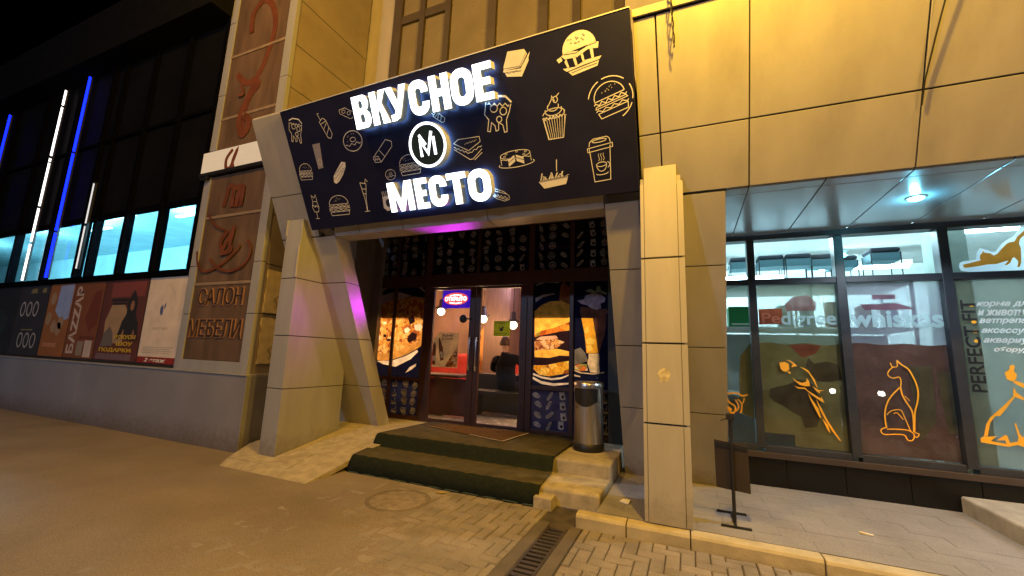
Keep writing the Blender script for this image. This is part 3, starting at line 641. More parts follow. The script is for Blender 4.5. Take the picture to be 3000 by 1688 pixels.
def slab_back(z): return 3.94 + (2.94 - z) * .4576 + .24
m = MB(); m.prism([(-5.265, 5.84, .1), (-5.265, slab_back(.1), .1), (-5.265, slab_back(3.5), 3.5), (-5.265, 5.84, 3.5)], (.03, 0, 0)); m.build("cheek_wall", mat("cheek_wall", (.20, .185, .165), .7, stain=.2), pf)
m = MB(); m.box(-5.65, -5.06, 5.80, 5.92, .1, 3.55); m.build("return_wall", mat("recess_wall", (.22, .20, .18), .7, stain=.2), pf)
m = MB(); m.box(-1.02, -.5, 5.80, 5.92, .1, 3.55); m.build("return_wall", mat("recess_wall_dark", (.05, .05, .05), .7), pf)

def pier(name, label, x0, x1, y0, y1, zb, ztop, joints, mm, cover=None):
    p = thing(name, label, "pier", ((x0 + x1) / 2, (y0 + y1) / 2, zb))
    m = MB(); zs = [zb - .06] + joints[::-1] + [ztop]
    for a, b in zip(zs[:-1], zs[1:]): m.box(x0, x1, y0, y1, a + .005, b - .005)
    m.build("cladding", mm, p, .004)
    m = MB(); m.box(x0 + .012, x1 - .012, y0 + .012, y1 - .012, zb, ztop - .02); m.build("core", JOINT, p)
    return p
pl = pier("pier", "grey clad pier left of the cafe steps with a purple glow on its side", -4.995, -4.712, 3.80, 4.80, .02, 3.12, JZ, PANELG)
m = MB(); m.box(-5.0, -4.985, 3.79, 4.2, 2.9, 3.12); m.build("loose_trim", SHEET, pl); m = MB(); m.box(-4.725, -4.708, 3.784, 3.8, 2.32, 2.75); m.build("loose_trim", SHEET, pl)
pr = pier("pier", "tan clad pier right of the litter bin, its top strip freshly re-faced", -.372, -.022, 3.815, 4.4, .06, 3.08, JZ, PANEL)
m = MB()
zs = [.1] + JZ[::-1] + [3.02]
for a, b in zip(zs[:-1], zs[1:]):
    m.box(-.372, -.342, 3.800, 3.812, a + .008, b - .008); m.box(-.338, -.058, 3.796, 3.812, a + .008, b - .008 + (.16 if b > 3 else 0)); m.box(-.054, -.006, 3.800, 3.812, a + .008, b - .008)
m.build("facing_strip", SHEET, pr, .002)
m = MB(); rnd = random.Random(5)
m.poly(front(3.7955), [(-.20 + (.042 + .018 * rnd.random()) * math.cos(k * .45), 1.285 + (.05 + .022 * rnd.random()) * math.sin(k * .45)) for k in range(14)])
m.poly(front(3.7948), [(-.205 + (.016 + .008 * rnd.random()) * math.cos(k * .7), 1.28 + (.016 + .008 * rnd.random()) * math.sin(k * .7)) for k in range(9)])
m.build("paint_splash", mat("old_paint", (.55, .48, .30), .8, var=.4, scale=40), pr)

fa = thing("clad_fascia", "large tan panel fascia leaning out above the shop window", "fascia", (3, 3.9, 2.94))
US = [-.368, -.178, .53, 1.65, 2.77, 3.89, 5.01, 7]
m = MB()
for i in range(len(US) - 1):
    for a, b in ((0, vz(3.45)), (vz(3.45), vz(4.33))):
        m.rect(T, US[i] + .006, US[i + 1] - .006 + random.uniform(-.002, .002), a + .006, b - .006, random.uniform(-.003, .002), -.03)
m.build("panel", PANEL, fa, .003)
m = MB(); m.rect(T, -.36, 7, .02, 1.6, -.02, -.06); m.build("joint_backing", JOINT, fa)
m = MB(); m.rect(T, -.368, .62, 1.545, 1.605, .022, -.1); m.rect(T, .63, 7, 1.545, 1.605, .022, -.1); m.build("coping", SHEET, fa, .003)
SOFF = mat("soffit_panel", (.52, .62, .74), .2, metal=.5, var=.02, scale=2)
m = MB()
xx = [.35, .53, 1.09, 1.65, 2.21, 2.77, 3.33, 3.89, 4.45, 5.0, 7]
for a, b in zip(xx[:-1], xx[1:]):
    m.box(a + .005, b - .005, 3.965, 4.10, 2.935, 2.965); m.box(a + .005, b - .005, 4.11, 5.5, 2.935, 2.965)
m.build("soffit", SOFF, fa, .002)
m = MB(); m.box(.36, 7, 3.99, 5.5, 2.955, 2.98); m.build("joint_backing", JOINT, fa)
m = MB(); m.prism([(-.36, 3.4, 4.3), (-.36, 5.5, 4.45), (-.36, 5.5, 4.36), (-.36, 3.5, 4.2)], (7.3, 0, 0)); m.build("roof_sheet", JOINT, fa)
dl = thing("downlight", "glowing round downlight in the metal soffit", "lamp", (1.916, 4.635, 2.93))
m = MB(); m.lathe([(.072, 0), (.072, -.008), (.060, -.010), (.058, 0)], (1.916, 4.635, 2.934), 32); m.build("rim", STEEL, dl)
m = MB(); m.lathe([(.06, -.006), (.05, -.02), (.03, -.028), (0, -.03)], (1.916, 4.635, 2.934), 24); m.build("bulb", emit("cool_bulb", (.25, .86, 1.0), 13), dl)
ob = lamp("downlight_glow", (1.916, 4.635, 2.86), 88, (.78, .90, 1.0), .05, 'SPOT', (1.916, 4.635, 0), 150, .5)
lamp("downlight_glow", (4.2, 4.635, 2.86), 88, (.78, .90, 1.0), .05, 'SPOT', (4.2, 4.635, 0), 150, .5)
lamp("downlight_glow", (1.916, 4.635, 2.87), 5, (.2, .8, 1.0), .03)

# cable hanging from the coping
cb = thing("loose_cable", "twisted dark cable hanging down over the tan fascia panels", "cable", (-.03, 3.3, 4.1))
m = MB()
for s_ in (0, 1):
    pts = []
    for k in range(16):
        v = 1.9 - k * .045
        pts.append(T(-.06 + .035 * (1.9 - v) + .007 * math.sin(k * 1.3 + s_ * 3.1), v, .05 + .02 * math.cos(k * 1.3 + s_ * 3.1)))
    m.tube(pts, .005, 6)
m.build("cable_strand", BLACK, cb)
cb2 = thing("bracket_wire", "thin dark wire run down a fascia joint at the upper right", "wire", (1.65, 3.5, 3.9))
m = MB(); m.tube([T(1.76, 1.5, .05), T(1.68, .9, .03), T(1.648, .62, .02), T(1.645, .45, .015)], .006, 6); m.build("wire_strand", BLACK, cb2)

# upper wall and windows behind the sign
uw = thing("upper_facade", "dim yellow-lit upper wall with tall dark-framed windows above the sign", "facade", (-3, 5.6, 4.3))
UW = mat("upper_panel", (.36, .33, .27), .5, var=.08, stain=.2, stretch=(1, 1, .3))
m = MB(); m.box(-5.74, -5.06, 5.53, 5.7, 4.2, 11); m.box(-.72, 9, 5.53, 5.7, 4.2, 11); m.build("wall", UW, uw)
ux = [(-5.05, -4.86), (-4.44, -4.33), (-3.88, -3.77), (-3.0, -2.85), (-2.07, -1.92), (-1.5, -1.39), (-.86, -.73)]
m = MB()
for a, b in ux: m.box(a, b, 5.50, 5.62, 4.2, 11)
for (a, b) in zip(ux[:2], ux[1:3]): m.box(a[1], b[0], 5.51, 5.61, 7.55, 7.72)
m.box(-3.77, -3.0, 5.51, 5.61, 7.9, 8.05)
m.build("window_frame", mat("upper_frame", (.06, .045, .03), .5), uw)
UG = mat("dull_upper_glass", (.20, .165, .10), .25, var=.12, scale=1.5)
for (a, b) in zip(ux[:-1], ux[1:]):
    m = MB(); m.box(a[1] - .01, b[0] + .01, 5.56, 5.58, 4.25, 10.9); m.build("pane", UG, uw)

# ================================================================== ICONS (line drawings in a unit box)
def arc(cx, cy, rx, ry, a0, a1, n=14):
    return [(cx + rx * math.cos(R(a0 + (a1 - a0) * i / n)), cy + ry * math.sin(R(a0 + (a1 - a0) * i / n))) for i in range(n + 1)]
def wave(x0, x1, y, amp, n, slope=0):
    k = n * 4
    return [(x0 + (x1 - x0) * i / k, y + amp * math.sin(i * math.pi / 2) + slope * i / k) for i in range(k + 1)]
def icon(kind):
    """list of (type, points, width): f = filled cream, k = filled dark, s = cream line, d = dark line"""
    L = []
    S = lambda p, w=.035: L.append(('s', p, w)); Fi = lambda p: L.append(('f', p, 0)); K = lambda p: L.append(('k', p, 0)); D = lambda p, w=.022: L.append(('d', p, w))
    if kind in ('burger', 'burger_full'):
        full = kind == 'burger_full'
        bun = arc(0, .08, .42, .40, 0, 180)
        if full:
            Fi(bun + [(-.42, .08)]); Fi([(-.47, .06), (-.3, .1), (0, .02), (.3, .1), (.48, .05), (.44, -.08), (.2, -.02), (-.1, -.1), (-.4, -.04)])
            Fi([(-.42, -.1), (-.36, -.04), (-.33, -.26), (-.38, -.26)]); Fi([(-.2, -.08), (-.13, -.06), (-.12, -.28), (-.18, -.28)]); Fi([(.0, -.06), (.06, -.04), (.07, -.27), (.02, -.28)]); Fi([(.24, -.03), (.32, -.02), (.3, -.27), (.24, -.26)])
            Fi([(-.5, -.24), (-.2, -.3), (.1, -.24), (.48, -.28), (.42, -.34), (0, -.33), (-.42, -.34)])
            Fi([(-.38, -.36), (.4, -.36), (.34, -.47), (-.3, -.48)]); Fi([(-.6, .02), (-.48, .05), (-.46, -.05), (-.56, -.08)])
            for k in range(14): 
                a, b = random.uniform(-.3, .3), random.uniform(.18, .40)
                if a * a / .16 + (b - .08) ** 2 / .15 < .8: D([(a - .02, b), (a, b + .014), (a + .02, b), (a, b - .012), (a - .02, b)], .012)
            D([(-.4, .07), (-.1, .0), (.2, .06), (.42, .05)]); D([(-.3, -.41), (0, -.4), (.34, -.41)])
        else:
            S(bun + [(-.42, .08), (.42, .08)])
            for k in range(10):
                a, b = random.uniform(-.28, .28), random.uniform(.2, .38)
                S([(a, b), (a + .02, b + .02)], .02)
            S(wave(-.46, .46, .0, .04, 5)); S([(-.42, -.06), (.42, -.06), (.45, -.12), (-.45, -.12), (-.42, -.06)]); S(wave(-.46, .46, -.2, .035, 4))
            S([(-.42, -.26), (.42, -.26), (.38, -.42), (-.38, -.42), (-.42, -.26)])
    elif kind == 'pizza':
        S([(-.35, .42), (-.1, .5), (.25, .45), (.42, .28)], .07); S([(-.35, .36), (-.42, .05), (-.3, -.1), (-.36, -.4), (-.28, -.42), (-.22, -.18), (-.12, -.28), (-.1, -.42), (-.02, -.4), (0, -.2), (.12, -.28), (.16, -.48), (.24, -.46), (.24, -.15), (.34, .05), (.4, .24)])
        S(arc(-.12, .18, .11, .1, 0, 360)); S(arc(.16, .08, .1, .1, 0, 360)); S(arc(.02, -.12, .08, .08, 0, 360)); S(wave(-.3, .35, .3, .04, 4, -.08))
    elif kind == 'straw':
        S([(-.2, .2), (.05, .28), (.2, .16), (.36, -.38), (.22, -.5), (.06, -.44), (-.2, .2)]); S([(-.15, .1), (.2, .14)]); S([(-.1, .24), (-.2, .5), (-.1, .48)]); S([(-.05, -.1), (.18, .06)]); S([(.04, -.32), (.28, -.1)])
    elif kind == 'donut':
        S(arc(0, 0, .44, .42, 0, 360, 26), .045); S(arc(.02, .06, .13, .09, 0, 360)); S(wave(-.38, .36, -.16, .05, 3, .06))
        for k in range(8):
            t = random.uniform(0, 6.28); S([(.27 * math.cos(t), .05 + .24 * math.sin(t)), (.27 * math.cos(t) + .04, .06 + .24 * math.sin(t))], .022)
    elif kind == 'sub':
        Fi([(-.42, -.42), (-.38, -.15), (-.1, .15), (.2, .44), (.42, .4), (.4, .2), (.2, -.1), (-.1, -.4), (-.3, -.5)])
        D(wave(-.36, .34, -.3, .04, 4, .5)); D([(-.3, -.1), (.3, .36)]); D([(-.2, -.38), (.3, .1)])
    elif kind == 'wrap':
        S([(-.4, -.2), (.2, .42), (.42, .3), (.4, .1), (-.12, -.44), (-.36, -.42), (-.4, -.2)]); S([(-.4, -.2), (-.2, -.18), (-.12, -.44)]); S([(-.14, .08), (.06, -.25)]); S(wave(-.42, -.16, -.3, .04, 3))
    elif kind == 'flute':
        S([(-.16, .4), (.16, .36), (.04, -.1), (.02, -.45)]); S([(-.16, .4), (-.02, -.1), (0, -.45)]); S([(-.14, -.47), (.14, -.45)]); S([(.1, .36), (.16, .5), (.26, .42)]); S([(-.12, .22), (.12, .2)]); S([(-.08, .08), (.08, .06)])
    elif kind == 'cocktail':
        S([(-.12, .2), (-.2, -.02), (-.12, -.2), (.12, -.2), (.2, -.02), (.12, .2), (-.12, .2)]); S([(0, -.2), (0, -.44)]); S([(-.12, -.46), (.12, -.46)]); S([(-.12, .22), (-.16, .44), (0, .34), (.1, .46), (.14, .22)]); S(wave(-.16, .16, .02, .04, 2))
    elif kind == 'sandw':
        Fi([(-.2, .5), (.34, .38), (.4, .2), (.1, -.16), (-.46, -.08), (-.44, .04)]); Fi([(-.48, -.08), (.1, -.2), (.44, .18), (.5, .24), (.44, .1), (.12, -.28), (-.48, -.14)]); Fi([(-.44, -.16), (.1, -.3), (.42, .08), (.4, -.04), (.08, -.48), (-.4, -.32)])
        D([(-.44, -.02), (.08, -.12), (.38, .24)]); D([(.1, -.12), (.1, -.2)]); D(wave(-.42, .06, -.2, .025, 3, -.06))
    elif kind == 'cupcake':
        S([(-.36, .02), (-.26, -.46), (.22, -.48), (.36, .02)])
        for k in range(9): 
            t = -0.28 + k * .07; S([(t * 1.2, .0), (t * .85, -.46)], .022)
        S(wave(-.38, .38, .02, .03, 7)); S(arc(0, .08, .34, .08, 200, 380)); S(arc(0, .08, .36, .14, 10, 170)); S(arc(0, .18, .27, .12, 160, 380)); S(arc(0, .26, .18, .1, 150, 380)); S([(-.16, .28), (-.02, .42), (.0, .5), (.08, .36)]); S(arc(.1, .4, .07, .07, 0, 360)); S([(.13, .46), (.24, .52)])
    elif kind == 'cake':
        S(arc(0, .16, .42, .16, 0, 360, 24)); S([(-.42, .16), (-.42, -.2)]); S([(.42, .16), (.42, -.2)]); S(arc(0, -.22, .5, .14, 160, 380, 22), .04); S(wave(-.42, .42, .0, .03, 4))
        Fi([(-.22, -.3), (-.22, -.02), (-.02, .14), (-.02, -.12)]); Fi([(.02, -.12), (.02, .14), (.22, .0), (.22, -.28)]); D([(-.22, -.14), (-.02, .03)], .03); D([(.02, .03), (.22, -.12)], .03)
        for k in range(6): 
            t = R(20 + k * 60); S(arc(.32 * math.cos(t), .17 + .1 * math.sin(t), .035, .03, 0, 360, 8), .022)
    elif kind == 'fries':
        Fi([(-.48, -.16), (.46, -.16), (.36, -.42), (-.34, -.44)])
        for k in range(13):
            a = -.42 + k * .065; b = random.uniform(-.1, .18); t = random.uniform(-.12, .12)
            Fi([(a, -.14), (a + .05, -.14), (a + .05 + t, b), (a + t, b)])
        S([(.14, .1), (.2, .5)], .045); D([(-.44, -.18), (.44, -.18)])
        for k in range(8): 
            a = -.38 + k * .1; D([(a, -.14), (a + random.uniform(-.08, .08), .1)], .014)
    elif kind == 'coffee':
        S([(-.36, .3), (-.28, -.48), (.26, -.48), (.34, .3)]); S([(-.42, .22), (-.42, .31), (.42, .34), (.42, .25), (-.42, .22)]); S([(-.36, .34), (-.33, .44), (-.2, .5), (.25, .5), (.33, .46), (.36, .36)]); S(arc(0, .44, .24, .035, 0, 360))
        S(arc(0, -.1, .17, .05, 0, 360)); S(arc(0, -.1, .17, .16, 180, 360)); S(arc(.2, -.13, .07, .06, -90, 90)); S(arc(0, -.3, .2, .04, 180, 360))
        for a in (-.08, 0, .08): S([(a, -.02), (a + .03, .04), (a, .1), (a + .02, .15)], .02)
    elif kind == 'hotdog':
        S([(-.44, .1), (-.2, .3), (.2, .1), (.44, -.16), (.42, -.34), (.2, -.4), (-.2, -.2), (-.44, .1)]); S(wave(-.3, .36, .02, .05, 4, -.28)); S([(-.36, -.02), (.34, -.36)]); S([(-.3, .22), (.36, -.06)])
    elif kind == 'candy':
        S([(-.4, .2), (-.1, .3), (.4, .02), (.42, -.2), (.2, -.3), (-.36, .0), (-.4, .2)]); S(arc(-.16, .1, .09, .09, 0, 360)); S(arc(.12, .0, .09, .09, 0, 360))
    elif kind == 'tri':
        S([(-.46, .3), (-.3, .44), (.4, .44), (.42, .24), (.02, -.06), (-.46, .3)]); S(wave(-.46, .02, .14, .03, 4, -.3)); S(wave(.02, .46, -.18, .03, 3, .26)); S([(-.46, .06), (.04, -.42), (.14, -.42), (.46, -.06)]); S([(.2, -.46), (.46, -.2)])
        for k in range(4): S([(-.1 + k * .1, .2 + k * .02), (.0 + k * .1, .28 + k * .02)], .02)
    elif kind == 'dcup':
        L.append(('g', [(-.26, .42), (.26, .46), (.2, -.46), (-.14, -.5)], 0)); S(arc(.05, -.25, .12, .1, 0, 360), .03)
    elif kind == 'bag':
        Fi([(-.3, .2), (.3, .24), (.34, -.4), (-.1, -.46), (-.34, -.3)]); K(arc(.05, -.1, .18, .18, 0, 360))
        for k in range(5): S([(-.24 + k * .12, .2), (-.26 + k * .13, .44)], .05)
    return L
def draw_icon(m, fr, kind, cx, cy, w_, h_, rot=0.0, off=0.0, line=1.0):
    """materials: 0 cream, 1 dark, 2 faded"""
    c, s_ = math.cos(R(rot)), math.sin(R(rot))
    def tr(p): return [(cx + (a * c - b * s_) * w_, cy + (a * s_ + b * c) * h_) for a, b in p]
    sc = min(w_, h_) * line
    for k, p, wd in icon(kind):
        q = tr(p)
        if k == 'f': m.cur = 0; m.poly(fr, q, off + .0006)
        elif k == 'k': m.cur = 1; m.poly(fr, q, off + .0012)
        elif k == 'g': m.cur = 2; m.poly(fr, q, off + .0006)
        elif k == 's': m.cur = 0; m.ribbon(fr, q, wd * sc, off + .0009)
        elif k == 'd': m.cur = 1; m.ribbon(fr, q, wd * sc, off + .0014)

# ------------------------------------------------------------------ outlines to solids
def curve_solid(splines, depth):
    cu = bpy.data.curves.new("outline", 'CURVE'); cu.dimensions = '2D'; cu.fill_mode = 'BOTH'; cu.extrude = depth / 2
    for sp in splines:
        s = cu.splines.new('POLY'); s.points.add(len(sp) - 1)
        for p, q in zip(s.points, sp): p.co = (q[0], q[1], 0, 1)
        s.use_cyclic_u = True
    return curve_out(cu)
def curve_out(cu):
    o = bpy.data.objects.new("outline", cu); COL.objects.link(o)
    bpy.context.view_layer.update()
    me = bpy.data.meshes.new_from_object(o.evaluated_get(bpy.context.evaluated_depsgraph_get()))
    vs = [v.co.copy() for v in me.vertices]; fs = [tuple(p.vertices) for p in me.polygons]
    bpy.data.objects.remove(o); bpy.data.meshes.remove(me); bpy.data.curves.remove(cu)
    return vs, fs
def solid_into(m, fr, vs, fs, fn, o0, faces=(0, 1), backface=None):
    """front faces -> slot faces[0], the rest -> faces[1]"""
    zs = [v.z for v in vs]; z1, z0 = max(zs), min(zs); d = max(z1 - z0, 1e-9)
    P = [fr(*fn(v.x, v.y), o0 + (v.z - z0)) for v in vs]
    b = len(m.v); m.v += P
    for f in fs:
        fr_ = all(abs(vs[i].z - z1) < 1e-6 for i in f)
        bk = backface is not None and all(abs(vs[i].z - z0) < 1e-6 for i in f)
        m.f.append([b + i for i in f]); m.m.append(faces[0] if fr_ else backface if bk else faces[1]); m.sm.append(False)
def text_solid(body, depth=.002, bold=0.0, shear=0.0):
    cu = bpy.data.curves.new("lettering", 'FONT'); cu.body = body; cu.extrude = depth / 2; cu.offset = bold; cu.shear = shear; cu.resolution_u = 3
    return curve_out(cu)
def text_into(m, fr, body, a0, a1, b0, b1, off, depth=.002, bold=0.0, shear=0.0, rot90=False, faces=(0, 0)):
    vs, fs = text_solid(body, depth, bold, shear)
    x0, x1 = min(v.x for v in vs), max(v.x for v in vs); y0, y1 = min(v.y for v in vs), max(v.y for v in vs)
    if rot90:
        fn = lambda x, y: (a1 - (y - y0) / (y1 - y0) * (a1 - a0), b0 + (x - x0) / (x1 - x0) * (b1 - b0))
    else:
        fn = lambda x, y: (a0 + (x - x0) / (x1 - x0) * (a1 - a0), b0 + (y - y0) / (y1 - y0) * (b1 - b0))
    solid_into(m, fr, vs, fs, fn, off, faces)

# ------------------------------------------------------------------ block letters
def rr(x0, y0, x1, y1, r, n=6):
    out = []
    for cx, cy, a in ((x1 - r, y0 + r, -90), (x1 - r, y1 - r, 0), (x0 + r, y1 - r, 90), (x0 + r, y0 + r, 180)):
        out += [(cx + r * math.cos(R(a + 90 * i / n)), cy + r * math.sin(R(a + 90 * i / n))) for i in range(n + 1)]
    return out
def glyph(ch, w, h, t):
    if ch == 'О': return [rr(0, 0, w, h, w * .46), rr(t, t * .95, w - t, h - t * .95, (w - 2 * t) * .46)[::-1]]
    if ch == 'Н': return [[(0, 0), (t, 0), (t, h * .40), (w - t, h * .40), (w - t, 0), (w, 0), (w, h), (w - t, h), (w - t, h * .61), (t, h * .61), (t, h), (0, h)]]
    if ch == 'Е': return [[(0, 0), (w, 0), (w, h * .19), (t, h * .19), (t, h * .41), (w * .88, h * .41), (w * .88, h * .60), (t, h * .60), (t, h * .81), (w, h * .81), (w, h), (0, h)]]
    if ch == 'Т': 
        a = (w - t) / 2; return [[(a, 0), (a + t, 0), (a + t, h * .80), (w, h * .80), (w, h), (0, h), (0, h * .80), (a, h * .80)]]
    if ch == 'В':
        r1, r2 = h * .22, h * .2
        o = [(0, 0)] + arc(w - r1, h * .27, r1, h * .27, -90, 62, 10) + arc(w - r2 - w * .03, h * .755, r2, h * .245, -62, 90, 10) + [(0, h)]
        return [o, rr(t, h * .16, w - t, h * .44, h * .09)[::-1], rr(t, h * .60, w - t * 1.06, h * .85, h * .09)[::-1]]
    if ch == 'К': return [[(0, 0), (t, 0), (t, h * .34), (t * 1.35, h * .46), (w - t * 1.05, 0), (w + .01, 0), (w * .66, h * .62), (w * .98, h), (w * .98 - t * 1.05, h), (t, h * .58), (t, h), (0, h)]]
    if ch == 'У': return [[(w * .12, 0), (w * .34, -.0), (w * .52, h * .06), (w * .62, h * .22), (w, h), (w - t * 1.02, h), (w * .53, h * .52), (t * 1.02, h), (0, h), (w * .36, h * .30), (w * .30, h * .2), (w * .12, h * .185)]]
    if ch == 'М': return [[(0, 0), (t * .95, 0), (t * .95, h * .55), (w * .42, 0), (w * .58, 0), (w - t * .95, h * .55), (w - t * .95, 0), (w, 0), (w, h), (w - t * 1.15, h), (w * .5, h * .36), (t * 1.15, h), (0, h)]]
    if ch == 'С':
        cx = w / 2; r = w * .46
        o = [(w, h * .36)] + [p for p in [(w, r)]] + arc(w - r, r, r, r, 0, -90, 6) + arc(r, r, r, r, -90, -180, 6) + arc(r, h - r, r, r, 180, 90, 6) + arc(w - r, h - r, r, r, 90, 0, 6) + [(w, h * .63), (w - t, h * .63)]
        i = r - t * .8; x0, x1, y0, y1 = t, w - t, t * .95, h - t * .95; ri = (x1 - x0) * .46
        o += [(x1, y1 - ri)] + arc(x1 - ri, y1 - ri, ri, ri, 0, 90, 6) + arc(x0 + ri, y1 - ri, ri, ri, 90, 180, 6) + arc(x0 + ri, y0 + ri, ri, ri, 180, 270, 6) + arc(x1 - ri, y0 + ri, ri, ri, 270, 360, 6) + [(x1, h * .36)]
        return [o]

# ================================================================== SIGN BOARD
sg = thing("shop_sign", "navy signboard with glowing white letters and food drawings over the entrance", "sign", (-2.5, 3.5, 2.95))
m = MB(); m.slab(T, [(-4.578, .055), (-.378, .075), (-.378, 1.605), (-4.64, 1.545)], .03, .085); m.build("board", NAVY, sg, .002)
m = MB(); m.slab(T, [(-4.64, 1.549), (-.378, 1.609), (-.378, 1.617), (-4.64, 1.557)], .02, .09); m.build("edge_trim", WHITEP, sg)
OF = .0865
for k, cx, cy, w_, h_, rot in [
    ('pizza', -4.44, 1.29, .27, .30, -8), ('straw', -3.98, 1.27, .26, .32, 6), ('dcup', -4.175, .955, .24, .32, -4), ('donut', -3.594, 1.036, .32, .27, 0),
    ('burger', -4.44, .79, .25, .22, -6), ('sub', -3.894, .717, .27, .27, -4), ('wrap', -3.198, .864, .36, .27, 0), ('donut', -3.146, .588, .16, .14, 0),
    ('flute', -3.58, .392, .28, .40, -4), ('cocktail', -4.41, .35, .28, .33, -4), ('burger', -4.018, .319, .37, .27, -2), ('burger', -2.86, .655, .32, .24, 0),
    ('bag', -3.266, .30, .2, .26, 0), ('candy', -3.60, 1.346, .28, .2, -10), ('tri', -2.097, .712, .36, .25, -3), ('pizza', -1.701, .985, .36, .36, -4),
    ('sandw', -1.445, 1.403, .31, .26, 6), ('burger_full', -.829, 1.369, .37, .36, 8), ('burger', -.589, .918, .33, .31, 14), ('cupcake', -1.126, .852, .31, .40, 2),
    ('cake', -1.572, .543, .39, .24, 2), ('fries', -1.2, .33, .33, .27, 4), ('coffee', -.712, .402, .28, .40, 2), ('hotdog', -1.80, .21, .24, .20, 0), ('straw', -2.405, 1.09, .18, .18, 30)]:
    m = MB(); draw_icon(m, T, k, cx, cy, w_, h_, rot, OF, .72)
    m.build("food_drawing", [CREAM, INK, DIMPR], sg)
m = MB()
for a0, a1 in ((50, 110), (120, 170), (-60, -20), (-10, 30)): m.ribbon(T, arc(-.589, .92, .2, .19, a0, a1, 6), .009, OF + .001)
m.build("food_drawing", [CREAM, INK, DIMPR], sg)
HALO = emit("letter_halo", (.40, .72, 1.0), 9)
def sign_word(letters, y0, y1):
    for ch, x0, x1 in letters:
        vs, fs = curve_solid(glyph(ch, x1 - x0, y1 - y0, .084), .098)
        m = MB(); solid_into(m, T, vs, fs, lambda x, y: (x0 + x, y0 + y), .112, (0, 1), 2)
        m.build("letter", [LETTER, LETSIDE, HALO], sg)
sign_word([('В', -3.392, -3.165), ('К', -3.142, -2.922), ('У', -2.925, -2.655), ('С', -2.635, -2.395), ('Н', -2.372, -2.146), ('О', -2.126, -1.876), ('Е', -1.862, -1.664)], 1.118, 1.458)
sign_word([('М', -3.135, -2.80), ('Е', -2.765, -2.60), ('С', -2.58, -2.355), ('Т', -2.345, -2.112), ('О', -2.092, -1.832)], .160, .490)
# round emblem
em_c = (-2.508, .815)
m = MB(); m.cur = 1
vs, fs = curve_solid([arc(*em_c, .235, .235, 0, 360, 40)[:-1]], .095); solid_into(m, T, vs, fs, lambda x, y: (x, y), .112, (0, 1), 2)
em = m.build("emblem", [mat("emblem_face", (.012, .03, .045), .3), LETSIDE, HALO], sg)
m = MB()
vs, fs = curve_solid([arc(*em_c, .232, .232, 0, 360, 48)[:-1], arc(*em_c, .205, .205, 0, 360, 48)[:-1][::-1]], .004); solid_into(m, T, vs, fs, lambda x, y: (x, y), .2075, (0, 0))
ex, ey = em_c
for q in ([(-.095, .02), (-.075, -.10)], [(-.085, .09), (.0, -.05)], [(-.08, .03), (.0, -.09), (.055, .12)], [(.06, .06), (.085, -.10)]):
    pass
m.ribbon(T, [(ex - .088, ey - .11), (ex - .088, ey + .055), (ex - .005, ey - .085), (ex + .07, ey + .13)], .034, .2095)
m.ribbon(T, [(ex + .085, ey - .11), (ex + .085, ey + .075)], .034, .2095)
m.ribbon(T, [(ex - .088, ey + .115), (ex - .02, ey + .005)], .030, .2097)
m.build("lit_ring", emit("lit_ring_face", (1, 1, 1), 2.2), em)

# ================================================================== CAFE FRONT
YC = 5.9
FC = front(YC)
cf = thing("cafe_glazing", "brown framed cafe glazing covered in food pictures around a double door", "glazing", (-3.1, 5.9, .3))
m = MB()
def bar(a0, a1, b0, b1, y0=5.86, y1=5.94): m.box(a0, a1, y0, y1, b0, b1)
for a0, a1 in ((-5.34, -5.27), (-4.775, -4.725), (-4.13, -4.02), (-2.245, -2.155), (-1.585, -1.525), (-1.0, -.93)): bar(a0, a1, .3, 3.52)
for a0, a1 in ((-5.27, -4.775), (-4.725, -4.13), (-2.155, -1.585), (-1.525, -1.0)):
    bar(a0, a1, .30, .375); bar(a0, a1, .93, .985); bar(a0, a1, 2.52, 2.72); bar(a0, a1, 3.46, 3.52)
bar(-4.02, -2.245, 2.50, 2.72); bar(-4.02, -2.245, 3.46, 3.52); bar(-3.15, -3.10, 2.72, 3.46)
m.build("frame", BROWNF, cf, .004)
NAVYP = film("navy_window_film", (.010, .012, .045), 0, .35, gloss=.03)
NAVYL = film("navy_panel_film", (.02, .025, .09), 0, .3, gloss=.03)
CREAMP = film("cream_window_print", (.70, .66, .58), 0, .45)
DIMP = film("dim_window_print", (.38, .36, .40), 0, .3)
DARKP = film("dark_window_print", (.03, .015, .02), 0, .4)
WHP = film("white_window_print", (.85, .78, .66), 0, .55)
PIZ = foodprint("pizza_print", [(.62, .30, .06), (.75, .42, .10), (.50, .17, .04), (.80, .55, .20), (.36, .11, .03), (.70, .36, .08)], 17)
DOUGH = film("crust_print", (.62, .33, .08), 0, .55, .3, 9)
BUN = film("bun_print", (.88, .50, .08), 0, .6, .35, 9)
FLAME = film("flame_print", (.30, .10, .04), 0, .5, .4, 9)
LETT = foodprint("filling_print", [(.72, .22, .03), (.85, .38, .05), (.45, .10, .02), (.30, .28, .05)], 9)
NUTS = foodprint("meat_print", [(.75, .42, .12), (.40, .16, .06), (.80, .55, .30), (.22, .07, .03), (.62, .30, .10)], 24)
CHIPS = foodprint("chips_print", [(.88, .50, .05), (.75, .36, .03), (.90, .62, .12), (.35, .12, .03)], 8)
PINK = film("pink_print", (.78, .45, .30), 0, .55)
def pane(a0, a1, b0, b1, fm=GLASS):
    q = MB(); q.box(a0, a1, 5.895, 5.903, b0, b1); return q.build("pane", fm, cf)
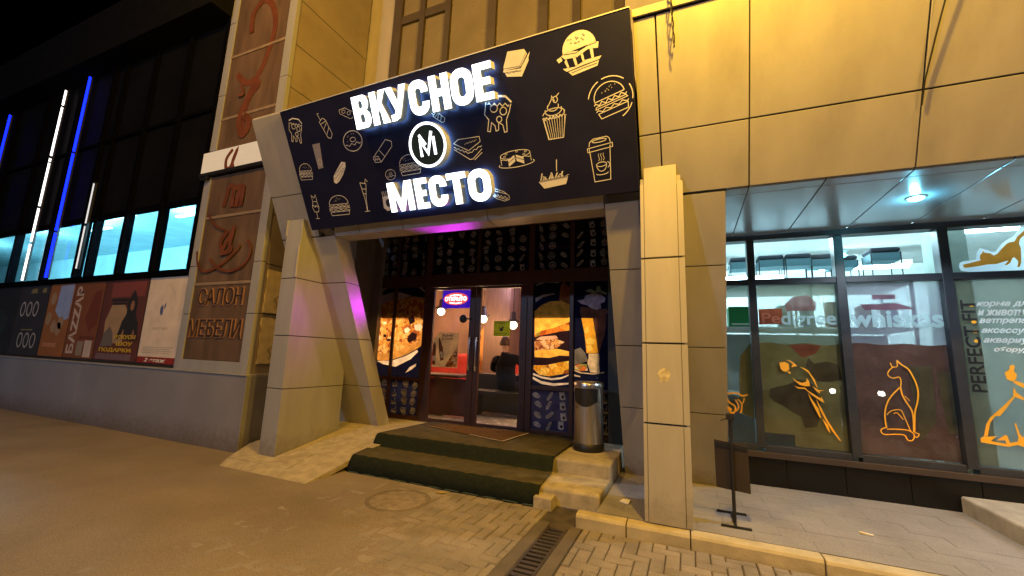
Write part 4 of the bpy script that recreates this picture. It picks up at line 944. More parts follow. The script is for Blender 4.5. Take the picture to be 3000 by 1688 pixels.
def clip(pts, a0, a1, b0, b1):
    def cl(P, ax, lim, sgn):
        out = []
        for i in range(len(P)):
            p, q = P[i - 1], P[i]
            ip, iq = sgn * (p[ax] - lim) >= 0, sgn * (q[ax] - lim) >= 0
            if ip != iq:
                t = (lim - p[ax]) / (q[ax] - p[ax]); out.append((p[0] + (q[0] - p[0]) * t, p[1] + (q[1] - p[1]) * t))
            if iq: out.append(q)
        return out
    for ax, lim, sg_ in ((0, a0, 1), (0, a1, -1), (1, b0, 1), (1, b1, -1)):
        if pts: pts = cl(pts, ax, lim, sg_)
    return pts
# tall picture panes; the print sits on the street side of each pane
from mathutils.geometry import delaunay_2d_cdt
def inside(p, P):
    c = False
    for i in range(len(P)):
        a, b = P[i - 1], P[i]
        if (a[1] > p[1]) != (b[1] > p[1]) and p[0] < (b[0] - a[0]) * (p[1] - a[1]) / (b[1] - a[1]) + a[0]: c = not c
    return c
def collage(m, fr, rect_, layers, off):
    """one flat sheet cut into coloured pieces, the later layer on top"""
    a0, a1, b0, b1 = rect_
    polys = [(0, [(a0, b0), (a1, b0), (a1, b1), (a0, b1)])]
    for mi, pts in layers:
        c = clip(pts, a0, a1, b0, b1)
        if len(c) > 2: polys.append((mi, c))
    V, E = [], []
    for mi, c in polys:
        k = len(V); V += [Vector(q) for q in c]; E += [(k + i, k + (i + 1) % len(c)) for i in range(len(c))]
    vo, eo, fo, _a, _b, _c = delaunay_2d_cdt(V, E, [], 0, 1e-5)
    k = len(m.v); m.v += [fr(q.x, q.y, off) for q in vo]
    for f in fo:
        c = [sum(vo[i].x for i in f) / len(f), sum(vo[i].y for i in f) / len(f)]
        hit = [mi for mi, P in polys if inside(c, P)]
        if hit:
            m.f.append([k + i for i in f]); m.m.append(hit[-1]); m.sm.append(False)
def picture(a0, a1, layers, mats):
    p = pane(a0, a1, .985, 2.52)
    q = MB(); collage(q, FC, (a0, a1, .985, 2.52), layers, .0068)
    q.build("food_picture", mats, p)
PZM = [NAVYP, PIZ, DOUGH, WHP, DARKP, film("grey_print", (.42, .36, .33), 0, .3)]
pzl = [(3, TR['plate'][0]), (5, TR['plate'][1]), (3, TR['plate'][2]), (5, TR['plate'][3]), (5, TR['plate'][4]), (2, TR['pizza'])]
cxp = sum(p[0] for p in TR['pizza']) / len(TR['pizza']); cyp = sum(p[1] for p in TR['pizza']) / len(TR['pizza'])
pzl += [(1, [(cxp + (p[0] - cxp) * .93, cyp + .05 + (p[1] - cyp) * .86) for p in TR['pizza']])]
pzl += [(3, q) for q in TR['pztop']] + [(4, q) for q in TR['pzdark']]
picture(-5.27, -4.775, pzl, PZM); picture(-4.725, -4.13, pzl, PZM)
B = TR['burger']
picture(-2.155, -1.585, [(2, B['flame']), (1, B['bun']), (3, B['lettuce']), (4, B['sauce']), (8, B['pink']), (5, B['nuts']), (4, B['dark']), (1, B['bun2']), (4, B['dark2']), (6, B['chips']), (7, B['arc1']), (7, B['arc2']), (9, B['arc3']), (9, B['arc4'])],
        [NAVYP, BUN, FLAME, LETT, DARKP, NUTS, CHIPS, WHP, PINK, DIMP])
G = TR['sundae']
PURP = film("whipped_print", (.42, .36, .46), 0, .3, .4, 14)
picture(-1.525, -1.0, [(2, G['plate']), (3, G['veg']), (4, G['glassR']), (5, G['glassL']), (6, G['stem']), (4, G['fruit']), (1, G['cream']), (7, G['leaf']), (8, G['lemon']), (8, G['lemon2']), (8, G['lemon3']), (6, G['arc1']), (6, G['arc2'])],
        [NAVYP, PURP, film("straw_print", (.30, .28, .22), 0, .3, .4), foodprint("salad_print", [(.75, .65, .3), (.8, .25, .05), (.35, .42, .1), (.8, .75, .6)], 16), film("glass_side_print", (.16, .07, .05), 0, .3, .4), film("orange_drink_print", (.85, .45, .04), 0, .6, .3, 8), film("cream_stack_print", (.85, .72, .45), 0, .6, .25, 12), film("leaf_print", (.20, .26, .22), 0, .3), film("lemon_print", (.92, .68, .12), 0, .6)])
# printed lower panels and the dark band above
def pattern(a0, a1, b0, b1, cols, rows, sz, base, mats, parent_fm, keep=1.0):
    p = pane(a0, a1, b0, b1, GLASS)
    q = MB(); q.cur = 3; q.rect(FC, a0, a1, b0, b1, .0065)
    kinds = ['sub', 'straw', 'sandw', 'cake', 'pizza', 'bag', 'donut', 'candy', 'fries', 'burger', 'cupcake', 'hotdog', 'coffee', 'tri', 'dcup', 'burger_full']
    dx, dy = (a1 - a0) / cols, (b1 - b0) / rows; k = base
    for j in range(rows):
        for i in range(cols):
            k += 1
            if random.random() > keep: continue
            kd = kinds[(k * 5 + j) % len(kinds)]
            cx, cy = a0 + dx * (i + .5) + random.uniform(-.1, .1) * dx, b1 - dy * (j + .5) + random.uniform(-.1, .1) * dy
            if kd not in ('sandw', 'fries', 'sub', 'bag', 'burger_full') and random.random() < .75:
                q.cur = random.choice((2, 2, 4)); q.poly(FC, [(cx + sz * .36 * math.cos(t * .785) * random.uniform(.8, 1.1), cy + sz * .36 * math.sin(t * .785) * random.uniform(.8, 1.1)) for t in range(8)], .0075)
            draw_icon(q, FC, kd, cx, cy, sz, sz, random.uniform(-14, 14), .008, 2.0)
    q.build("food_pattern", mats, p)
LOWM = [CREAMP, DARKP, DIMP, NAVYL, film("warm_dim_print", (.34, .26, .18), 0, .35)]
for n_, (a0, a1) in enumerate(((-5.27, -4.775), (-4.725, -4.13), (-2.155, -1.585), (-1.525, -1.0))):
    pattern(a0, a1, .375, .93, 3, 4, .125, n_ * 7, LOWM, None)
BANDM = [film("band_print", (.34, .34, .38), 0, .2), DARKP, film("band_dim_print", (.11, .11, .135), 0, .2), film("black_navy_film", (.006, .006, .016), 0, .2), film("band_dim2_print", (.06, .06, .075), 0, .2)]
for n_, (a0, a1) in enumerate(((-5.27, -4.775), (-4.725, -4.13), (-4.02, -3.15), (-3.10, -2.245), (-2.155, -1.585), (-1.525, -1.0))):
    pattern(a0, a1, 2.72, 3.46, 4 if a1 - a0 > .7 else 3, 5, .118, n_ * 3, BANDM, None, .9)
# doors
DGL = glass("door_glass_tint", (.84, .82, .82), 1.55)
for a0, a1, hx in ((-4.015, -3.135, -3.19), (-3.125, -2.25, -3.07)):
    m = MB()
    for x0, x1 in ((a0, a0 + .085), (a1 - .105, a1)): m.box(x0, x1, 5.855, 5.905, .305, 2.495)
    m.box(a0 + .085, a1 - .105, 5.855, 5.905, .305, .37); m.box(a0 + .085, a1 - .105, 5.855, 5.905, 2.455, 2.495)
    d = m.build("door", BROWNF, cf, .004)
    m = MB(); m.box(a0 + .08, a1 - .1, 5.876, 5.884, .36, 2.46); m.build("door_glass", DGL, d)
    m = MB(); m.tube([(hx, 5.82, 1.15), (hx, 5.80, 1.2), (hx, 5.80, 1.62), (hx, 5.82, 1.67)], .012, 8)
    m.tube([(hx, 5.86, 1.2), (hx, 5.80, 1.2)], .008, 6); m.tube([(hx, 5.86, 1.62), (hx, 5.80, 1.62)], .008, 6); m.build("handle", STEEL, d)
    for z in (.6, 1.4, 2.2):
        m = MB(); m.box(a0 + (.0 if hx < -3.1 else .8), a0 + (.0 if hx < -3.1 else .8) + .02, 5.845, 5.856, z, z + .1); m.build("hinge", DARKF, d)
kb = thing("door_knob", "black round knob sticking out beside the left door glass", "knob", (-3.32, 5.84, 1.96))
m = MB(); m.lathe([(0, -.03), (.05, -.028), (.066, -.01), (.066, .01), (.05, .02), (0, .022)], (-3.335, 5.83, 1.965), 28, axis='Y'); m.build("disc", BLACK, kb)
m = MB(); m.box(-3.29, -3.20, 5.825, 5.856, 1.955, 1.98); m.build("arm", BLACK, kb)

# ================================================================== CAFE ROOM
rm = thing("cafe_room", "warm lit cafe room seen through the brown double door", "room", (-3.2, 7.5, .3))
def walls(name, box_, mm, parent): q = MB(); q.box(*box_); return q.build(name, mm, parent)
m = MB()
for i in range(14):
    for j in range(10):
        x0, y0 = -6.4 + i * .45, 5.99 + j * .42
        m.box(x0 + .003, x0 + .447, y0 + .003, y0 + .417, .26, .302)
m.build("floor_tiles", mat("pale_floor_tile", (.62, .58, .54), .25, var=.1), rm)
walls("floor_base", (-6.5, -.2, 5.98, 10.3, .2, .297), JOINT, rm)
walls("back_wall", (-6.5, -.2, 9.6, 9.7, .3, 3.7), mat("peach_plaster", (.62, .40, .28), .8, var=.15, scale=3), rm)
walls("left_wall", (-6.6, -6.5, 5.98, 9.7, .3, 3.7), mat("warm_plaster", (.70, .48, .30), .8, var=.15), rm)
walls("right_wall", (-.3, -.2, 5.98, 9.7, .3, 3.7), mat("tan_plaster", (.6, .45, .32), .8), rm)
walls("ceiling", (-6.6, -.2, 5.98, 9.7, 3.4, 3.5), mat("lilac_ceiling", (.40, .36, .48), .8), rm)
walls("column", (-4.35, -3.72, 8.6, 9.2, .3, 3.4), mat("dark_wood_column", (.16, .09, .06), .5, var=.3, stretch=(6, 6, .5)), rm)
walls("orange_partition", (-4.9, -4.35, 8.9, 9.0, .3, 2.0), mat("orange_partition", (.8, .40, .10), .6), rm)
m = MB(); m.box(-5.4, -4.02, 5.975, 5.995, 1.975, 3.4); m.box(-2.24, -.93, 5.975, 5.995, 1.975, 3.4); m.box(-4.02, -2.24, 5.975, 5.995, 2.52, 3.4);
m.build("valance_board", BLACK, rm)
walls("side_cabinet", (-1.27, -.90, 6.0, 6.5, .3, 1.972), mat("dark_cabinet", (.04, .025, .02), .5), rm)

pd = thing("pendant_lamp", "glowing globe pendant beside the lit red oval sign, behind the left door", "lamp", (-5.16, 8.0, 3.4), "globe pendants hanging in the cafe")
bulbm = emit("warm_bulb", (1.0, .78, .48), 14)
m = MB(); m.tube([(-5.16, 8.0, 3.4), (-5.16, 8.0, 2.55)], .006, 6); m.build("cord", BLACK, pd)
m = MB(); m.lathe([(.02, .26), (.05, .24), (.06, .1), (.14, .05), (.15, .03), (.05, .05), (.03, .2)], (-5.16, 8.0, 2.37), 24); m.build("lamp_shade", mat("lamp_shade", (.05, .035, .03), .5), pd)
m = MB(); m.lathe([(0, .085), (.04, .075), (.075, .04), (.085, 0), (.075, -.04), (.04, -.075), (0, -.085)], (-5.16, 8.0, 2.34), 20); m.build("bulb", bulbm, pd)
def pend_light(loc, e=75):
    lamp("pendant_light", (loc[0], loc[1], loc[2] - 1.16), e, (1.0, .62, .30), .09)
pend_light((-5.16, 8.0, 3.4), 42)
for loc, lb in (((-4.08, 8.0, 3.23), "glowing pendant hanging between the two doors, its shade against the purple wall"), ((-3.37, 8.0, 3.10), "glowing pendant right of the yellow-green notice, behind the right door"),
                ((-4.75, 6.7, 3.1), "unseen pendant lamp added behind the big pizza picture to backlight it"), ((-1.85, 6.75, 3.1), "unseen pendant lamp added behind the burger picture to backlight it")):
    dup(pd, loc, lb); pend_light(loc, 90 if 'behind the b' in lb else 42)  # the last two are unseen pendants added to backlight the prints
cs = thing("ceiling_spotlight", "pair of small white spots on the cafe ceiling behind the right door", "lamp", (-3.9, 7.6, 3.2))
m = MB()
for k in (0, 1): m.lathe([(0, 0), (.035, 0), (.045, .06), (.03, .1), (0, .1)], (-4.0 + .06 * k, 8.2, 2.98 - .10 * k), 14)
lamp("spot_glow", (-3.5, 8.3, 2.95), 45, (.72, .62, 1.0), .1)
m.build("spot_head", emit("white_spot", (.95, .95, 1), 10), cs)

os_ = thing("open_sign", "lit red oval sign reading open on a blue plate behind the left door", "sign", (-3.55, 5.95, 2.15))
FO = front(5.94)
m = MB(); m.slab(FO, rr(-3.82, 2.155, -3.285, 2.455, .02), -.02, 0); m.build("plate", emit("blue_led_plate", (.05, .008, .55), .9), os_)
m = MB(); m.poly(FO, arc(-3.56, 2.31, .235, .105, 0, 360, 40)[:-1], .002); m.build("oval", emit("red_led", (1.0, .12, .10), 1.1), os_)
m = MB(); text_into(m, FO, "ОТКРЫТО", -3.765, -3.355, 2.275, 2.345, .004, .002, .02)
for k in range(9): m.box(-3.67 + k * .026, -3.655 + k * .026, 5.933, 5.936, 2.37 - abs(k - 4) * .003, 2.385 - abs(k - 4) * .003); m.box(-3.67 + k * .026, -3.655 + k * .026, 5.933, 5.936, 2.225 + abs(k - 4) * .003, 2.24 + abs(k - 4) * .003)
m.build("lit_lettering", emit("white_led", (1, .95, .9), 5), os_)
nt_ = thing("notice", "yellow-green paper notice taped inside the right door glass", "notice", (-2.69, 5.89, 1.7))
FN = front(5.87)
m = MB(); m.slab(FN, [(-2.80, 1.70), (-2.52, 1.70), (-2.52, 1.935), (-2.80, 1.935)], -.001, .0); m.build("paper", film("green_paper", (.50, .58, .06), 0, .5), nt_)
m = MB()
m.poly(FN, arc(-2.67, 1.80, .032, .026, 0, 360, 16)[:-1], .001); m.poly(FN, arc(-2.645, 1.835, .016, .016, 0, 360, 12)[:-1], .0016); m.poly(FN, [(-2.665, 1.81), (-2.64, 1.815), (-2.635, 1.835), (-2.66, 1.83)], .0013); m.ribbon(FN, [(-2.695, 1.82), (-2.715, 1.845)], .008, .0012)
for z, a in ((1.905, .11), (1.89, .05), (1.735, .11)): m.ribbon(FN, [(-2.66 - a, z), (-2.66 + a, z)], .006, .001)
m.build("symbol", INK, nt_)
po = thing("food_poster", "cream poster with brown bottles and food stuck low on the left door glass", "poster", (-3.65, 5.86, 1.15))
FP = front(5.87)
m = MB()
m.cur = 0; m.slab(FP, [(-3.90, 1.18), (-3.42, 1.18), (-3.42, 1.74), (-3.78, 1.76), (-3.90, 1.62)], -.001, 0)
m.cur = 1; m.poly(FP, [(-3.90, 1.22), (-3.84, 1.21), (-3.84, 1.52), (-3.865, 1.58), (-3.88, 1.58), (-3.90, 1.52)], .001); m.poly(FP, [(-3.74, 1.28), (-3.68, 1.30), (-3.71, 1.50), (-3.78, 1.66), (-3.80, 1.65), (-3.79, 1.50)], .001)
m.cur = 2; m.poly(FP, [(-3.73, 1.33), (-3.695, 1.335), (-3.715, 1.43), (-3.755, 1.43)], .0015); m.poly(FP, [(-3.895, 1.28), (-3.845, 1.28), (-3.845, 1.36), (-3.895, 1.36)], .0015)
m.cur = 3; m.poly(FP, [(-3.66, 1.19), (-3.43, 1.19), (-3.43, 1.50), (-3.52, 1.40)], .001); m.cur = 2
for c in ((-3.47, 1.40), (-3.50, 1.30), (-3.46, 1.26)): m.poly(FP, arc(*c, .03, .02, 0, 360, 12)[:-1], .0016)
m.cur = 4; text_into(m, FP, "ВОЗЬМИ", -3.73, -3.53, 1.675, 1.715, .001, .001, .03, 0, False, (4, 4)); text_into(m, FP, "К СТОЛУ!", -3.73, -3.53, 1.62, 1.66, .001, .001, .03, 0, False, (4, 4))
m.build("print", [film("poster_cream", (.72, .60, .36), 0, .5), film("bottle_print", (.18, .07, .04), 0, .4), film("label_print", (.75, .68, .52), 0, .5), NUTS, INK], po)

RED = mat("red_upholstery", (.42, .03, .02), .5, var=.15)
sf = thing("sofa", "red padded sofa by the cafe's back wall, right of the seated person", "sofa", (-2.9, 8.3, .3))
m = MB(); m.box(-4.0, -2.2, 8.1, 8.75, .35, .75); m.build("seat", RED, sf, .05)
m = MB(); m.box(-4.0, -2.2, 8.6, 8.85, .7, 1.35); m.build("backrest", RED, sf, .06)
sf2 = thing("sofa", "red padded sofa partly hidden behind the cream poster", "sofa", (-5.2, 8.3, .3))
m = MB(); m.box(-5.9, -4.5, 8.0, 8.6, .35, .75); m.build("seat", RED, sf2, .05)
m = MB(); m.box(-5.9, -4.5, 8.5, 8.8, .7, 1.42); m.build("backrest", RED, sf2, .06)
DKW = mat("dark_table_wood", (.05, .03, .022), .4, var=.25)
tb = thing("cafe_table", "black table under the cream poster behind the left door", "table", (-4.3, 6.9, .3))
m = MB(); m.box(-4.75, -3.75, 6.5, 7.2, .98, 1.03); m.build("tabletop", DKW, tb, .01)
m = MB(); m.box(-4.45, -4.35, 6.8, 6.9, .33, .98); m.box(-4.65, -4.15, 6.65, 7.05, .30, .33); m.build("pedestal", BLACK, tb, .01)
m = MB(); m.box(-5.0, -3.62, 6.62, 6.66, .32, .96); m.build("dark_front_panel", mat("maroon_panel", (.09, .02, .025), .6), tb)
tb2 = thing("cafe_table", "dark table before the seated person behind the right door", "table", (-3.1, 7.9, .3))
m = MB(); m.box(-3.95, -2.4, 7.5, 8.0, 1.0, 1.04); m.build("tabletop", DKW, tb2, .01)
m = MB(); m.box(-3.3, -3.2, 7.7, 7.8, .33, .98); m.box(-3.5, -3.0, 7.6, 7.9, .30, .33); m.build("pedestal", BLACK, tb2, .01)
m = MB(); m.box(-3.95, -2.4, 7.50, 7.54, .31, 1.0); m.build("dark_front_panel", BLACK, tb2)  # black sheet added as the shade under this table
bn = thing("bench", "black bench carrying the seated person behind the right door", "bench", (-3.2, 7.1, .3))
m = MB(); m.box(-3.75, -2.45, 6.95, 7.35, .68, .76); m.build("seat", BLACK, bn, .02)
m = MB(); m.box(-3.72, -3.66, 6.98, 7.32, .302, .68); m.build("leg", BLACK, bn); m = MB(); m.box(-2.54, -2.48, 6.98, 7.32, .302, .68); m.build("leg", BLACK, bn)

# seated person, back turned, leaning to the left over the table
def skin_body(name, joints, edges, mm, parent=None, sub=2):
    me = bpy.data.meshes.new(name); me.from_pydata([Vector(j[:3]) for j in joints], edges, [])
    o = bpy.data.objects.new(name, me); COL.objects.link(o)
    sk = o.modifiers.new("skin", 'SKIN'); sk.use_smooth_shade = True
    for v, j in zip(me.skin_vertices[0].data, joints): v.radius = (j[3], j[4] if len(j) > 4 else j[3])
    me.skin_vertices[0].data[0].use_root = True
    s = o.modifiers.new("sub", 'SUBSURF'); s.levels = sub; s.render_levels = sub
    bpy.context.view_layer.update()
    ev = bpy.data.meshes.new_from_object(o.evaluated_get(bpy.context.evaluated_depsgraph_get()))
    bpy.data.objects.remove(o)
    vs = [v.co.copy() for v in ev.vertices]; fs = [tuple(p.vertices) for p in ev.polygons]
    q = MB(); q.add(vs, fs, True)
    return q
px_, py_ = -3.12, 7.12
J = [(px_, py_, .88, .19, .15), (px_ - .02, py_ + .04, 1.08, .18, .14), (px_ - .05, py_ + .10, 1.28, .20, .13), (px_ - .08, py_ + .15, 1.42, .10, .09), (px_ - .10, py_ + .19, 1.50, .055, .055), (px_ - .12, py_ + .22, 1.60, .088, .10), (px_ - .12, py_ + .23, 1.70, .075, .085),
     (px_ + .17, py_ + .13, 1.36, .075), (px_ + .29, py_ + .22, 1.15, .055), (px_ + .14, py_ + .45, 1.09, .042), (px_ + .06, py_ + .52, 1.09, .035),
     (px_ - .28, py_ + .14, 1.34, .075), (px_ - .40, py_ + .26, 1.14, .055), (px_ - .28, py_ + .47, 1.09, .042), (px_ - .18, py_ + .53, 1.09, .035),
     (px_ + .11, py_ + .1, .84, .10), (px_ + .13, py_ + .48, .84, .085), (px_ + .13, py_ + .47, .58, .06), (px_ + .13, py_ + .50, .36, .05), (px_ + .13, py_ + .62, .33, .04),
     (px_ - .11, py_ + .1, .84, .10), (px_ - .13, py_ + .48, .84, .085), (px_ - .13, py_ + .47, .58, .06), (px_ - .13, py_ + .50, .36, .05), (px_ - .13, py_ + .62, .33, .04)]
Eg = [(0, 1), (1, 2), (2, 3), (3, 4), (4, 5), (5, 6), (2, 7), (7, 8), (8, 9), (9, 10), (2, 11), (11, 12), (12, 13), (13, 14), (0, 15), (15, 16), (16, 17), (17, 18), (18, 19), (0, 20), (20, 21), (21, 22), (22, 23), (23, 24)]
q = skin_body("person", J, Eg, None)
pe = thing("person", "person in a dark jacket seated with back turned behind the right door", "person", (px_, py_, .3))
hb = q
SKIN = mat("skin", (.42, .24, .16), .6, var=.08); JACK = mat("dark_jacket", (.010, .010, .014), .9, var=.4, scale=14, bump=.5, bscale=25, spec=.1)
for i, f in enumerate(hb.f):
    c = sum((hb.v[k] for k in f), Vector()) / len(f)
    hb.m[i] = 0 if (c.z > 1.47 or (c.y > py_ + .44 and 1.0 < c.z < 1.2)) else 1
hb.build("body", [SKIN, JACK], pe)
hc = Vector((px_ - .12, py_ + .22, 1.645)); m = MB(); vs, fs = [], []
for i in range(9):
    for k in range(16):
        th = math.pi * i / (12 + 5 * max(0, math.sin(2 * math.pi * k / 16))); ph = 2 * math.pi * k / 16; wob = 1 + .05 * math.sin(5 * ph + i)
        rr_ = .108 * wob
        vs.append(hc + Vector((rr_ * math.sin(th) * math.cos(ph) * .92, rr_ * math.sin(th) * math.sin(ph) - .015 - (.02 if i > 5 else 0), .118 * math.cos(th) + .01)))
for i in range(8):
    for k in range(16): fs.append((i * 16 + k, i * 16 + (k + 1) % 16, (i + 1) * 16 + (k + 1) % 16, (i + 1) * 16 + k))
m.add(vs, fs, True); m.build("hair", mat("brown_hair", (.07, .035, .02), .6, var=.3, scale=30), pe)
for s_ in (-1, 1):
    m = MB(); m.lathe([(0, -.012), (.022, -.008), (.026, .004), (.012, .012), (0, .012)], (hc.x + s_ * .092, hc.y + .005, hc.z - .045), 10); m.build("ear", SKIN, pe)
m = MB()
m.lathe([(0, .03), (.012, .012), (.016, -.012), (0, -.02)], (hc.x - .01, hc.y + .108, hc.z - .05), 8)
m.build("nose", SKIN, pe)

# ================================================================== PET SHOP WINDOW (right)
YG = 5.6
sw = thing("shop_window", "dark framed pet shop window with orange animal drawings under the soffit", "shop window", (2.5, 5.6, .45))
MX = [(.675, .755), (1.53, 1.615), (2.415, 2.50), (3.30, 3.385), (4.18, 4.27)]
m = MB()
for a, b in MX:
    m.box(a, b, 5.53, 5.66, .50, 2.875)
m.box(.35, 7, 5.52, 5.67, 2.875, 2.945)
prev = .35
for a, b in MX + [(7, 7)]:
    m.box(prev, a, 5.54, 5.65, 2.335, 2.405); m.box(prev, a, 5.54, 5.66, .43, .53); prev = b
m.build("frame", DARKF, sw, .004)
m = MB(); m.box(.35, 7, 5.50, 5.54, .40, .46); m.build("sill", mat("window_sill", (.05, .035, .03), .4), sw, .003)
SG = glass("shop_glass", (.86, .93, .95), 1.52)
bays = [(.35, .675), (.755, 1.53), (1.615, 2.415), (2.50, 3.30), (3.385, 4.18), (4.27, 7)]
lowp = []
for a0, a1 in bays:
    q = MB(); q.box(a0, a1, 5.596, 5.603, 2.405, 2.875); up_ = q.build("pane", SG, sw)
    q = MB(); q.box(a0, a1, 5.596, 5.603, .53, 2.335); lowp.append(q.build("pane", SG, sw))
    if abs(a0 - 2.5) < .01: up3 = up_
FI = front(5.608)     # film on the inner side: offsets are negative
FG = front(5.57)
OLIVE = film("olive_poster_film", (.23, .16, .065), 0.0, .35, .22, 3.5, .06, .5)
MAROON = film("maroon_poster_film", (.165, .072, .060), 0.0, .35, .3, 3.5, .07, .7)
CLEAR1 = film("milky_olive_film", (.66, .66, .46), .55, .6, .15, 3, .02)
CLEAR2 = film("milky_plum_film", (.58, .46, .56), .45, .6, .15, 3, .05, .7)
GREYF = film("grey_olive_film", (.22, .19, .13), .20, .4, .2, 3, .04)
DOGM = film("brown_silhouette_film", (.125, .08, .045), 0, .35, .25, 5, .05)
PALEL = film("pale_blue_letter_film", (.60, .80, .86), .48, .5, .05)
WHL = film("white_letter_film", (.95, .96, .96), 0, .6, .05)
ORL = mat("orange_sticker", (.90, .40, .02), .45, var=.06)
GREYL = film("grey_letter_film", (.035, .033, .035), 0, .3, .1)
def wavy(a0, a1, b, amp): return [(a0 + (a1 - a0) * i / 12, b + amp * math.sin(i * 1.1)) for i in range(13)]
# bay 2: olive advertising film with two dog silhouettes
p = lowp[1]
m = MB()
m.cur = 0; m.poly(FI, wavy(.757, 1.528, 1.655, .012) + [(1.528, .535), (1.05, .535), (1.05, .655), (.757, .655)], -0.0070)
m.cur = 1; m.poly(FI, [(.757, 2.333), (.757, 1.66)] + wavy(.757, 1.528, 1.655, .012) + [(1.528, 2.333)], -0.0060)
m.cur = 2
m.poly(FI, [(.84, 1.14), (.92, 1.17), (1.02, 1.20), (1.13, 1.26), (1.25, 1.22), (1.31, 1.05), (1.30, .88), (1.26, .76), (1.15, .74), (1.12, .86), (1.04, .90), (.96, .96), (.88, 1.00), (.83, 1.05)], -0.0045)
m.poly(FI, [(1.20, 1.42), (1.23, 1.50), (1.28, 1.44), (1.40, 1.47), (1.50, 1.44), (1.528, 1.28), (1.42, 1.25), (1.30, 1.25), (1.22, 1.30)], -0.0043)
m.cur = 3; m.poly(FI, [(1.04, 2.10), (1.12, 2.19), (1.27, 2.21), (1.35, 2.12), (1.33, 2.03), (1.05, 2.03)], -0.0038)
m.cur = 4; m.poly(FI, [(1.06, 1.64), (1.22, 1.655), (1.36, 1.64), (1.30, 1.55), (1.18, 1.50), (1.12, 1.56)], -0.0034)
m.cur = 5; m.poly(FI, [(.775, 1.875), (1.01, 1.88), (1.01, 2.06), (.775, 2.055)], -0.0032)
m.build("advert_film", [OLIVE, CLEAR1, DOGM, film("rose_shape_film", (.50, .20, .18), .1, .5), film("red_shape_film", (.32, .09, .05), 0, .4), film("brick_red_film", (.55, .12, .06), 0, .5)], p)
m = MB(); text_into(m, FG, "Pe", .80, .985, 1.885, 2.01, -.02, .001, .02); m.build("lettering", film("dull_red_letter_film", (.62, .22, .14), 0, .4), p)
m = MB(); text_into(m, FG, "digree", .99, 1.515, 1.825, 2.02, -.02, .001, .02); m.build("lettering", PALEL, p)
m = MB()
for q in TR['parrot']: m.poly(FG, q, -.0225)
m.build("parrot_drawing", ORL, p)
# bay 3: maroon film with a cat
p = lowp[2]
m = MB()
m.cur = 0; m.poly(FI, wavy(1.617, 2.413, 1.67, .008) + [(2.413, .535), (1.617, .535)], -0.0070)
m.cur = 1; m.poly(FI, [(1.617, 2.333), (1.617, 1.675)] + wavy(1.617, 2.413, 1.67, .008) + [(2.413, 2.333)], -0.0060)
m.cur = 2; m.poly(FI, [(1.74, 2.10), (2.08, 2.10), (2.20, 2.04), (1.78, 2.03)], -0.0050); m.poly(FI, [(1.85, 2.20), (2.05, 2.20), (2.05, 2.15), (1.85, 2.15)], -0.0048)
m.cur = 3; m.poly(FI, [(2.30, 1.40), (2.413, 1.40), (2.413, .80), (2.34, .80)], -0.0046); m.poly(FI, [(2.08, 1.45), (2.28, 1.46), (2.26, .9), (2.12, .7)], -0.0044)
m.build("advert_film", [MAROON, CLEAR2, film("plum_shape_film", (.34, .13, .17), .05, .45), film("grey_brown_film", (.17, .12, .075), 0, .35)], p)
m = MB(); text_into(m, FG, "whiskas", 1.63, 2.405, 1.845, 2.035, -.02, .001, .035); m.build("lettering", PALEL, p)
m = MB()
for k, (q, wd) in enumerate(TR['cat']): m.ribbon(FG, curvy(q), wd * .8, -.0225 + .0012 * k, lift=.00003)
m.build("cat_drawing", ORL, p)
# bay 4: list of goods, upright lettering, dog, stretching cat above
p = lowp[3]
m = MB(); m.rect(FI, 2.502, 3.298, .535, 2.333, -0.0070); m.build("advert_film", GREYF, p)
m = MB(); text_into(m, FG, "PERFECT FIT", 2.545, 2.66, 1.22, 2.13, -.02, .001, .02, 0, True); m.build("lettering", GREYL, p)
m = MB()
for tx, a, ww, z in (("корма для птиц", 2.665, .62, 2.055), ("и животных", 2.665, .44, 1.975), ("ветпрепараты", 2.67, .52, 1.888), ("аксессуары", 2.675, .45, 1.79), ("аквариумы и", 2.68, .50, 1.695), ("оборудование", 2.745, .50, 1.612)):
    text_into(m, FG, tx, a, a + ww, z - .008, z + .052, -.02, .001, .03, .35)
m.build("lettering", WHL, p)
m = MB()
for z in (2.075, 1.905, 1.81, 1.715): m.poly(FG, arc(2.63, z, .022, .018, 0, 360, 6)[:-1], -.02)
for q in TR['dog']: m.poly(FG, clip(q, 2.5, 3.3, .54, 2.3), -.0225)
m.build("dog_drawing", ORL, p)
m = MB(); m.cur = 0; m.poly(FG, clip(TR['stretchbg'], 2.502, 3.298, 2.41, 2.87), -.0235); m.cur = 1; m.poly(FG, clip(TR['stretch'], 2.502, 3.298, 2.41, 2.87), -.022)
m.build("stretching_cat_sticker", [film("white_sticker_film", (.78, .84, .88), 0, .5, .05), film("ginger_sticker_film", (.85, .34, .05), 0, .6, .12)], up3)
# bay 1: olive curtain of film and orange rose
p = lowp[0]
m = MB(); m.poly(FI, [(.673, 1.66), (.56, 1.5), (.53, 1.2), (.54, .84), (.673, .80)], -0.0070); m.build("advert_film", OLIVE, p)
m = MB()
for k, (q, wd) in enumerate(TR['rose']): m.ribbon(FG, curvy(q), wd, -.0225 + .0012 * k, lift=.00003)
m.build("rose_drawing", ORL, p)

